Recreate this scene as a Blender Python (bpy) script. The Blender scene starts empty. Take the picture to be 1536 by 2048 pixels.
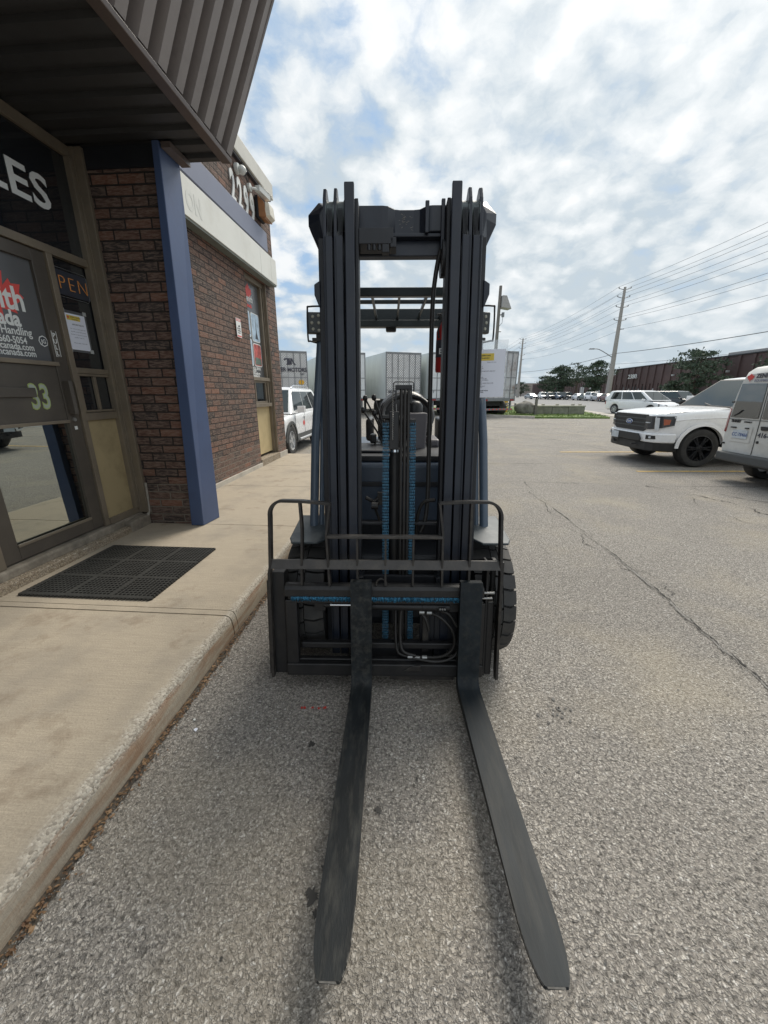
import bpy, math, random
from mathutils import Vector, Matrix
random.seed(7)
R = math.radians
SC = bpy.context.scene
COL = SC.collection

# ------------------------------------------------------------------ camera
cd = bpy.data.cameras.new('camera'); cam = bpy.data.objects.new('camera', cd); COL.objects.link(cam)
cam.location = (0, 0, 1.58); cam.rotation_euler = (R(90-17.1), 0, 0)
cd.sensor_fit = 'VERTICAL'; cd.sensor_height = 36; cd.lens = 776/2048*36
cd.clip_start = 0.02; cd.clip_end = 2000
SC.camera = cam
# ------------------------------------------------------------------ light
SUN_EL, SUN_AZ = 48, 28            # azimuth measured from +Y towards +X
sd = bpy.data.lights.new('sun', 'SUN'); sun = bpy.data.objects.new('sun', sd); COL.objects.link(sun)
sd.energy = 2.8; sd.angle = R(24); sd.color = (1.0, 0.93, 0.82)
sdir = Vector((math.sin(R(SUN_AZ))*math.cos(R(SUN_EL)), math.cos(R(SUN_AZ))*math.cos(R(SUN_EL)), math.sin(R(SUN_EL))))
sun.rotation_euler = (-sdir).to_track_quat('-Z', 'Y').to_euler()
W = bpy.data.worlds.new('World'); SC.world = W; W.use_nodes = True
SC.view_settings.view_transform = 'Standard'; SC.view_settings.look = 'None'
SC.view_settings.exposure = 0.22; SC.view_settings.gamma = 1.0

class NT:
    """tiny helper for wiring shader nodes"""
    def __init__(s, tree):
        s.t = tree; s.n = tree.nodes; s.l = tree.links
    def node(s, typ, **kw):
        n = s.n.new(typ)
        for k, v in kw.items():
            if k.startswith('i_'):
                n.inputs[k[2:].replace('_', ' ')].default_value = v
            else: setattr(n, k, v)
        return n
    def link(s, a, b): s.l.new(a, b)
    def put(s, sock, v):
        if isinstance(v, bpy.types.NodeSocket): s.l.new(v, sock)
        else: sock.default_value = v
    def math(s, op, a, b=0.0, c=None, clamp=False):
        n = s.n.new('ShaderNodeMath'); n.operation = op; n.use_clamp = clamp
        s.put(n.inputs[0], a); s.put(n.inputs[1], b)
        if c is not None: s.put(n.inputs[2], c)
        return n.outputs[0]
    def vmath(s, op, a, b=(0, 0, 0)):
        n = s.n.new('ShaderNodeVectorMath'); n.operation = op
        s.put(n.inputs[0], a); s.put(n.inputs[1], b)
        return n.outputs[0]
    def mix(s, f, a, b, blend='MIX'):
        n = s.n.new('ShaderNodeMix'); n.data_type = 'RGBA'; n.blend_type = blend
        s.put(n.inputs['Factor'], f)
        def c(v): return v if isinstance(v, bpy.types.NodeSocket) else (tuple(v)+(1,) if len(v) == 3 else v)
        s.put(n.inputs[6], c(a)); s.put(n.inputs[7], c(b))
        return n.outputs[2]
    def ramp(s, f, stops, interp='LINEAR'):
        n = s.n.new('ShaderNodeValToRGB'); cr = n.color_ramp; cr.interpolation = interp
        while len(cr.elements) < len(stops): cr.elements.new(0.5)
        for e, (p, c) in zip(cr.elements, stops):
            e.position = p; e.color = (c, c, c, 1) if not hasattr(c, '__len__') else tuple(c)+(1,)
        s.put(n.inputs[0], f); return n.outputs[0]
    def noise(s, vec, scale, detail=4, rough=0.55, dist=0.0, out=0):
        n = s.n.new('ShaderNodeTexNoise'); n.inputs['Scale'].default_value = scale
        n.inputs['Detail'].default_value = detail; n.inputs['Roughness'].default_value = rough
        n.inputs['Distortion'].default_value = dist
        s.put(n.inputs['Vector'], vec); return n.outputs[out]
    def sep(s, v):
        n = s.n.new('ShaderNodeSeparateXYZ'); s.put(n.inputs[0], v); return n.outputs
    def comb(s, x, y, z=0.0):
        n = s.n.new('ShaderNodeCombineXYZ'); s.put(n.inputs[0], x); s.put(n.inputs[1], y); s.put(n.inputs[2], z); return n.outputs[0]

# ------------------------------------------------------------------ sky
w = NT(W.node_tree); w.n.clear()
tc = w.node('ShaderNodeTexCoord')
sky = w.node('ShaderNodeTexSky', sky_type='NISHITA', sun_disc=False)
sky.sun_elevation = R(SUN_EL); sky.sun_rotation = R(SUN_AZ); sky.air_density = 1.0; sky.dust_density = 1.5
d = w.vmath('NORMALIZE', tc.outputs['Generated'])
dx, dy, dz = w.sep(d)
zz = w.math('ADD', w.math('MULTIPLY', w.math('MAXIMUM', dz, 0.0), 0.55), 0.22)
cx = w.math('DIVIDE', dx, zz); cy = w.math('DIVIDE', dy, zz)
cv = w.comb(cx, cy, 0.0)
warp = w.vmath('MULTIPLY', w.vmath('SUBTRACT', w.noise(cv, 3.6, 5, 0.6, 0, 1), (0.5, 0.5, 0.5)), (0.16, 0.16, 0))
wv = w.vmath('ADD', cv, warp)
big = w.noise(w.vmath('ADD', cv, (3.1, 7.7, 0)), 0.7, 3, 0.5)
med = w.noise(w.vmath('ADD', wv, (11.3, 2.2, 1.0)), 5.6, 8, 0.60, 0.0)
puff = w.node('ShaderNodeTexVoronoi', feature='SMOOTH_F1'); puff.inputs['Scale'].default_value = 8.5
puff.inputs['Smoothness'].default_value = 0.7; w.link(wv, puff.inputs['Vector'])
pf = w.math('SUBTRACT', 1.0, w.math('MULTIPLY', puff.outputs['Distance'], 1.6))
low = w.math('SUBTRACT', 1.0, w.math('MAXIMUM', dz, 0.0))
east = w.math('MULTIPLY', dx, 0.15)
cov = w.math('ADD', w.math('ADD', w.math("MULTIPLY", big, 0.42), w.math("MULTIPLY", med, 0.62)), w.math("ADD", w.math("MULTIPLY", pf, 0.24), east))
mask = w.ramp(cov, [(0.36, 0.0), (0.44, 0.5), (0.52, 0.88), (0.62, 1.0)])
n2 = w.noise(w.vmath('ADD', wv, (5.0, 1.0, 4.0)), 1.5, 6, 0.55, 0.0)
shade = w.math('ADD', w.math('ADD', w.math('MULTIPLY', n2, 0.70), w.math('MULTIPLY', med, 0.50)), w.math('MULTIPLY', pf, 0.16))
shade = w.math('SUBTRACT', shade, w.math('MULTIPLY', w.math('POWER', low, 3.0), 0.16))
bright = w.ramp(shade, [(0.48, (5.6, 6.4, 7.0)), (0.60, (7.6, 8.1, 8.4)), (0.72, (9.3, 9.5, 9.6))])
sv = w.node('ShaderNodeVectorMath', operation='DOT_PRODUCT'); w.link(d, sv.inputs[0]); sv.inputs[1].default_value = sdir
glow = w.math('POWER', w.math('MAXIMUM', sv.outputs['Value'], 0.0), 6.0)
bright = w.mix(1.0, bright, w.comb(*[w.math('ADD', 0.92, w.math('MULTIPLY', glow, 0.10))]*3), 'MULTIPLY')
hz = w.math('POWER', low, 7.0)
blue = w.mix(0.8, sky.outputs[0], (3.3, 5.0, 7.2))
cl = w.mix(mask, blue, bright)
cl = w.mix(w.math('MULTIPLY', hz, 0.6), cl, (5.0, 5.9, 6.5))
bg = w.node('ShaderNodeBackground'); bg.inputs['Strength'].default_value = 0.096
w.link(cl, bg.inputs[0])
wo = w.node('ShaderNodeOutputWorld'); w.link(bg.outputs[0], wo.inputs[0])

# ------------------------------------------------------------------ materials
def newmat(name):
    m = bpy.data.materials.new(name); m.use_nodes = True
    t = NT(m.node_tree); t.n.clear()
    p = t.node('ShaderNodeBsdfPrincipled'); o = t.node('ShaderNodeOutputMaterial'); t.link(p.outputs[0], o.inputs[0])
    t.p = p; t.o = o
    t.co = t.node('ShaderNodeTexCoord').outputs['Object']
    return m, t
def bump(t, h, strength=0.5, dist=0.01):
    b = t.node('ShaderNodeBump'); b.inputs['Strength'].default_value = strength; b.inputs['Distance'].default_value = dist
    t.put(b.inputs['Height'], h); t.link(b.outputs[0], t.p.inputs['Normal'])
def mat(name, col, rough=0.5, metal=0.0, var=0.15, vscale=6.0, bmp=0.0, bscale=60, rvar=0.12, coat=0.0, spec=0.5, dirt=None, dscale=3.0, damt=0.5, stretch=None):
    m, t = newmat(name)
    v = t.co
    if stretch: v = t.vmath('MULTIPLY', t.co, stretch)
    n = t.noise(v, vscale, 5, 0.6)
    lo = tuple(c*(1-var) for c in col); hi = tuple(min(1, c*(1+var)) for c in col)
    c = t.mix(t.ramp(n, [(0.3, 0), (0.7, 1)]), lo, hi)
    if dirt:
        n2 = t.noise(v, dscale, 7, 0.68)
        c = t.mix(t.math('MULTIPLY', t.ramp(n2, [(0.48, 0), (0.66, 1)]), damt), c, dirt)
    t.put(t.p.inputs['Base Color'], c)
    t.put(t.p.inputs['Roughness'], t.math('ADD', rough-rvar/2, t.math('MULTIPLY', t.noise(v, vscale*2.3, 4), rvar), clamp=True))
    t.p.inputs['Metallic'].default_value = metal; t.p.inputs['Specular IOR Level'].default_value = spec
    if coat: t.p.inputs['Coat Weight'].default_value = coat; t.p.inputs['Coat Roughness'].default_value = 0.06
    if bmp: bump(t, t.noise(v, bscale, 4), bmp, 0.004)
    return m
def asphalt():
    m, t = newmat('worn_asphalt')
    co = t.co
    wob = t.vmath('ADD', co, t.vmath('MULTIPLY', t.vmath('SUBTRACT', t.noise(co, 45, 3, 0.6, 0, 1), (0.5, 0.5, 0.5)), (0.030, 0.030, 0)))
    def vor(vec, sc, feat='F1'):
        v = t.node('ShaderNodeTexVoronoi', feature=feat); v.inputs['Scale'].default_value = sc; t.link(vec, v.inputs['Vector']); return v
    v = vor(wob, 122); v2 = vor(t.vmath('ADD', wob, (3.3, 1.7, 0)), 74); v3 = vor(co, 290)
    r1 = t.sep(v.outputs['Color'])[0]; r2 = t.sep(v2.outputs['Color'])[1]; r3 = t.sep(v3.outputs['Color'])[2]
    stops = [(0.0, (0.15, 0.142, 0.134)), (0.22, (0.34, 0.32, 0.29)), (0.5, (0.49, 0.455, 0.405)), (0.78, (0.60, 0.56, 0.505)), (0.93, (0.62, 0.57, 0.50)), (1.0, (0.88, 0.86, 0.82))]
    stone = t.ramp(r1, stops)
    bigst = t.math('MULTIPLY', t.math('GREATER_THAN', r2, 0.62), t.ramp(v2.outputs['Distance'], [(0.30, 1), (0.48, 0)]))
    stone = t.mix(bigst, stone, t.ramp(t.sep(v2.outputs['Color'])[0], stops))
    stone = t.mix(0.30, stone, t.ramp(r3, [(0, (0.14, 0.13, 0.12)), (1, (0.56, 0.52, 0.47))]))
    gap = t.ramp(v.outputs['Distance'], [(0.36, 0.0), (0.62, 1.0)])
    pit = t.ramp(t.noise(co, 70, 4, 0.65), [(0.52, 0.0), (0.66, 0.85)])
    c = t.mix(t.math('MULTIPLY', gap, 0.52), stone, (0.125, 0.113, 0.10))
    c = t.mix(pit, c, (0.075, 0.07, 0.062))
    big = t.noise(co, 0.55, 6, 0.6)
    c = t.mix(t.ramp(big, [(0.35, 0.22), (0.62, 0.0)]), c, (0.15, 0.14, 0.13))
    tan = t.noise(t.vmath('ADD', co, (9, 4, 0)), 1.1, 4, 0.55)
    c = t.mix(t.ramp(tan, [(0.50, 0.0), (0.72, 0.30)]), c, (0.50, 0.43, 0.31))
    spots = t.noise(t.vmath('ADD', co, (2, 8, 0)), 5.0, 6, 0.72)
    c = t.mix(t.ramp(spots, [(0.63, 0.0), (0.74, 0.45)]), c, (0.12, 0.11, 0.10))
    # grime strip beside the kerb and an oil-darkened bay where machines stand
    x, y, z = t.sep(co)
    t.put(t.p.inputs['Base Color'], c); t.p.inputs['Roughness'].default_value = 0.88; t.p.inputs['Specular IOR Level'].default_value = 0.3
    h = t.math('SUBTRACT', t.math('MULTIPLY', r1, 0.6), t.math('ADD', t.math('MULTIPLY', gap, 1.2), t.math('MULTIPLY', pit, 0.9)))
    bump(t, h, 0.7, 0.006)
    return m
def concrete(name='sidewalk_concrete', base=(0.43, 0.370, 0.286)):
    m, t = newmat(name); co = t.co; x, y, z = t.sep(co)
    streak = t.noise(t.vmath('MULTIPLY', co, (4.5, 105, 10)), 1.6, 6, 0.72)
    fine = t.noise(co, 120, 4, 0.6)
    mott = t.noise(co, 2.2, 6, 0.62)
    b = Vector(base)
    c = t.mix(t.ramp(streak, [(0.3, 0), (0.7, 1)]), tuple(b*0.84), tuple(b*1.12))
    c = t.mix(t.ramp(fine, [(0.35, 0.45), (0.6, 0.0)]), c, tuple(b*0.62))
    c = t.mix(t.ramp(mott, [(0.48, 0.0), (0.68, 0.5)]), c, (0.24, 0.215, 0.18))
    st = t.noise(t.vmath('ADD', co, (4, 3, 0)), 3.1, 5, 0.7)
    c = t.mix(t.ramp(st, [(0.56, 0.0), (0.68, 0.55)]), c, (0.22, 0.17, 0.12))
    st2 = t.noise(t.vmath('ADD', co, (14, 9, 0)), 26, 3, 0.6)
    c = t.mix(t.ramp(st2, [(0.70, 0.0), (0.74, 0.6)]), c, (0.14, 0.12, 0.10))
    # worn kerb edge showing its stones
    edge = t.math('MULTIPLY', t.ramp(t.math('ADD', x, t.math('MULTIPLY', t.noise(co, 9, 4), 0.09)), [(0.0, 0.0), (1.0, 0.0)]), 1.0)
    xe = t.math('ADD', x, t.math('MULTIPLY', t.math('SUBTRACT', t.noise(co, 11, 4), 0.5), 0.10))
    ed = t.math('MULTIPLY', t.ramp(t.math('ADD', t.math('MULTIPLY', t.math('ADD', xe, 1.262), 14.0), t.math('MULTIPLY', t.noise(co, 38, 4, 0.7), 0.5)), [(0.35, 0), (0.9, 1)]), t.math('GREATER_THAN', z, 0.105))
    v = t.node('ShaderNodeTexVoronoi', feature='F1'); v.inputs['Scale'].default_value = 120; t.link(co, v.inputs['Vector'])
    peb = t.ramp(t.sep(v.outputs['Color'])[0], [(0, (0.20, 0.18, 0.15)), (0.3, (0.36, 0.33, 0.28)), (0.8, (0.50, 0.46, 0.39)), (1, (0.62, 0.58, 0.51))])
    c = t.mix(t.math('MULTIPLY', ed, 0.72), c, peb)
    rust = t.math('MULTIPLY', t.ramp(t.noise(t.vmath('MULTIPLY', co, (4, 1.6, 14)), 1.3, 5, 0.7), [(0.46, 0), (0.62, 0.65)]), t.math('MULTIPLY', t.math('LESS_THAN', z, 0.125), t.math('GREATER_THAN', x, -1.23)))
    c = t.mix(rust, c, (0.24, 0.12, 0.055))
    t.put(t.p.inputs['Base Color'], c); t.p.inputs['Roughness'].default_value = 0.85
    bump(t, t.math('ADD', t.math('MULTIPLY', streak, 0.8), t.math('ADD', fine, t.math('MULTIPLY', t.math('MULTIPLY', v.outputs['Distance'], ed), -1.5))), 0.4, 0.006)
    return m
def brick(bw=0.257, bh=0.0865):
    m, t = newmat('wirecut_brick'); co = t.co; x, y, z = t.sep(co)
    tcn = t.node('ShaderNodeTexCoord').outputs['Normal']
    nx = t.math('GREATER_THAN', t.math('ABSOLUTE', t.sep(tcn)[0]), 0.5)
    u = t.math('ADD', t.math('MULTIPLY', nx, y), t.math('MULTIPLY', t.math('SUBTRACT', 1.0, nx), x))
    wig = t.math('MULTIPLY', t.math('SUBTRACT', t.noise(co, 18, 2), 0.5), 0.006)
    rz = t.math('DIVIDE', t.math('ADD', z, wig), bh); row = t.math('FLOOR', rz); fz = t.math('FRACT', rz)
    uu = t.math('ADD', t.math('DIVIDE', t.math('ADD', u, wig), bw), t.math('MULTIPLY', t.math('MODULO', row, 2.0), 0.5))
    colm = t.math('FLOOR', uu); fu = t.math('FRACT', uu)
    wn = t.node('ShaderNodeTexWhiteNoise', noise_dimensions='3D'); t.link(t.comb(colm, row, nx), wn.inputs['Vector'])
    r1 = wn.outputs['Value']; rc = t.sep(wn.outputs['Color'])
    def inside(f, g):
        return t.math('MULTIPLY', t.ramp(f, [(g*0.5, 0), (g, 1)]), t.ramp(f, [(1-g, 1), (1-g*0.5, 0)]))
    ins = t.math('MULTIPLY', inside(fz, 0.10), inside(fu, 0.034))
    bc = t.ramp(r1, [(0.0, (0.026, 0.024, 0.026)), (0.14, (0.045, 0.036, 0.035)), (0.3, (0.074, 0.048, 0.042)), (0.55, (0.105, 0.062, 0.049)), (0.8, (0.135, 0.070, 0.052)), (1.0, (0.20, 0.088, 0.056))])
    grain = t.noise(t.vmath('MULTIPLY', t.comb(u, z, t.math('MULTIPLY', r1, 9.0)), (14, 75, 1)), 1.0, 5, 0.65, 0.6)
    bc = t.mix(t.ramp(grain, [(0.44, 0.0), (0.60, 0.6)]), bc, (0.27, 0.195, 0.155))
    bc = t.mix(t.ramp(grain, [(0.30, 0.6), (0.44, 0.0)]), bc, (0.022, 0.017, 0.015))
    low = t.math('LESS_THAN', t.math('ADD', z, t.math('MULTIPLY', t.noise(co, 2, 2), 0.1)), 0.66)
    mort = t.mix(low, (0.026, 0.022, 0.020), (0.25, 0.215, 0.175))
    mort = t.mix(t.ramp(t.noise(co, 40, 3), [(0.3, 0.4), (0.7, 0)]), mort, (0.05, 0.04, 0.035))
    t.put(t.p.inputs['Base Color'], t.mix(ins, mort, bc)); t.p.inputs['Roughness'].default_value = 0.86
    bump(t, t.math('ADD', t.math('MULTIPLY', ins, 1.0), t.math('MULTIPLY', t.math('MULTIPLY', grain, ins), 0.75)), 0.9, 0.012)
    return m
def aggregate():
    m, t = newmat('exposed_aggregate'); co = t.co
    v = t.node('ShaderNodeTexVoronoi', feature='F1'); v.inputs['Scale'].default_value = 95; t.link(co, v.inputs['Vector'])
    c = t.ramp(t.sep(v.outputs['Color'])[0], [(0, (0.16, 0.12, 0.08)), (0.4, (0.33, 0.27, 0.19)), (0.8, (0.5, 0.43, 0.33)), (1, (0.62, 0.58, 0.5))])
    c = t.mix(t.ramp(v.outputs['Distance'], [(0.25, 0), (0.6, 0.7)]), c, (0.17, 0.13, 0.09))
    c = t.mix(t.ramp(t.noise(co, 5, 4), [(0.5, 0), (0.7, 0.5)]), c, (0.3, 0.27, 0.22))
    t.put(t.p.inputs['Base Color'], c); t.p.inputs['Roughness'].default_value = 0.85
    bump(t, t.math('SUBTRACT', 1.0, v.outputs['Distance']), 0.8, 0.006)
    return m
def leafmat(name, a, b, rough=0.7, scale=0.8):
    m, t = newmat(name)
    n = t.noise(t.co, scale, 4, 0.6)
    t.put(t.p.inputs['Base Color'], t.mix(t.ramp(n, [(0.38, 0), (0.62, 1)]), a, b)); t.p.inputs['Roughness'].default_value = rough
    return m
def quilted():
    m, t = newmat('quilted_steel'); x, y, z = t.sep(t.co)
    s = 0.085
    s = 0.16
    a = t.math('FRACT', t.math('DIVIDE', t.math('ADD', y, z), s)); b = t.math('FRACT', t.math('DIVIDE', t.math('SUBTRACT', y, z), s))
    f = t.math('MULTIPLY', t.math('ABSOLUTE', t.math('SUBTRACT', a, 0.5)), t.math('ABSOLUTE', t.math('SUBTRACT', b, 0.5)))
    g = t.ramp(f, [(0.0, 0), (0.12, 1)])
    n = t.noise(t.co, 2.0, 5, 0.6)
    c = t.mix(g, (0.30, 0.30, 0.305), (0.88, 0.88, 0.87)); c = t.mix(t.ramp(n, [(0.35, 0.45), (0.55, 0)]), c, (0.36, 0.35, 0.34))
    t.put(t.p.inputs['Base Color'], c); t.p.inputs['Metallic'].default_value = 0.15; t.p.inputs['Roughness'].default_value = 0.4
    bump(t, g, 0.6, 0.01)
    return m
def corrug(name, base, s=0.23, damt=0.25):
    m, t = newmat(name); x, y, z = t.sep(t.co)
    f = t.math('FRACT', t.math('DIVIDE', x, s))
    line = t.math('LESS_THAN', f, 0.12)
    c = t.mix(t.ramp(t.noise(t.vmath('MULTIPLY', t.co, (2, 2, 0.4)), 1.5, 5, 0.6), [(0.4, 0), (0.65, damt)]), base, tuple(v*0.55 for v in base))
    c = t.mix(t.math('MULTIPLY', line, 0.4), c, tuple(v*0.6 for v in base))
    t.put(t.p.inputs['Base Color'], c); t.p.inputs['Roughness'].default_value = 0.45; t.p.inputs['Metallic'].default_value = 0.2
    bump(t, t.math('SINE', t.math('MULTIPLY', x, 2*math.pi/s)), 0.3, 0.02)
    return m
def glass(name, refl=(0.30, 0.32, 0.31), dark=(0.01, 0.012, 0.014), f=0.55, rough=0.012):
    """tinted pane: mirror layer over a dark room"""
    m, t = newmat(name)
    g = t.node('ShaderNodeBsdfGlossy'); g.inputs['Color'].default_value = refl+(1,); g.inputs['Roughness'].default_value = rough
    t.put(t.p.inputs['Base Color'], dark+(1,)); t.p.inputs['Roughness'].default_value = 0.05; t.p.inputs['Specular IOR Level'].default_value = 0.15
    mx = t.node('ShaderNodeMixShader'); mx.inputs[0].default_value = f
    b = t.node('ShaderNodeBump'); b.inputs['Strength'].default_value = 0.04; b.inputs['Distance'].default_value = 0.01
    t.put(b.inputs['Height'], t.noise(t.co, 3, 2)); t.link(b.outputs[0], g.inputs['Normal'])
    t.link(t.p.outputs[0], mx.inputs[1]); t.link(g.outputs[0], mx.inputs[2]); t.link(mx.outputs[0], t.o.inputs[0])
    return m
def emit(name, col, s):
    m, t = newmat(name); t.p.inputs['Base Color'].default_value = tuple(col)+(1,)
    t.p.inputs['Emission Color'].default_value = tuple(col)+(1,); t.p.inputs['Emission Strength'].default_value = s
    return m
def clearmat():
    m, t = newmat('clear_plastic')
    tr = t.node('ShaderNodeBsdfTransparent'); g = t.node('ShaderNodeBsdfGlossy'); g.inputs['Roughness'].default_value = 0.08
    d_ = t.node('ShaderNodeBsdfDiffuse'); d_.inputs['Color'].default_value = (0.8, 0.85, 0.9, 1)
    m1 = t.node('ShaderNodeMixShader'); m1.inputs[0].default_value = 0.5; t.link(g.outputs[0], m1.inputs[1]); t.link(d_.outputs[0], m1.inputs[2])
    mx = t.node('ShaderNodeMixShader'); mx.inputs[0].default_value = 0.22
    t.link(tr.outputs[0], mx.inputs[1]); t.link(m1.outputs[0], mx.inputs[2]); t.link(mx.outputs[0], t.o.inputs[0])
    return m

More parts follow.
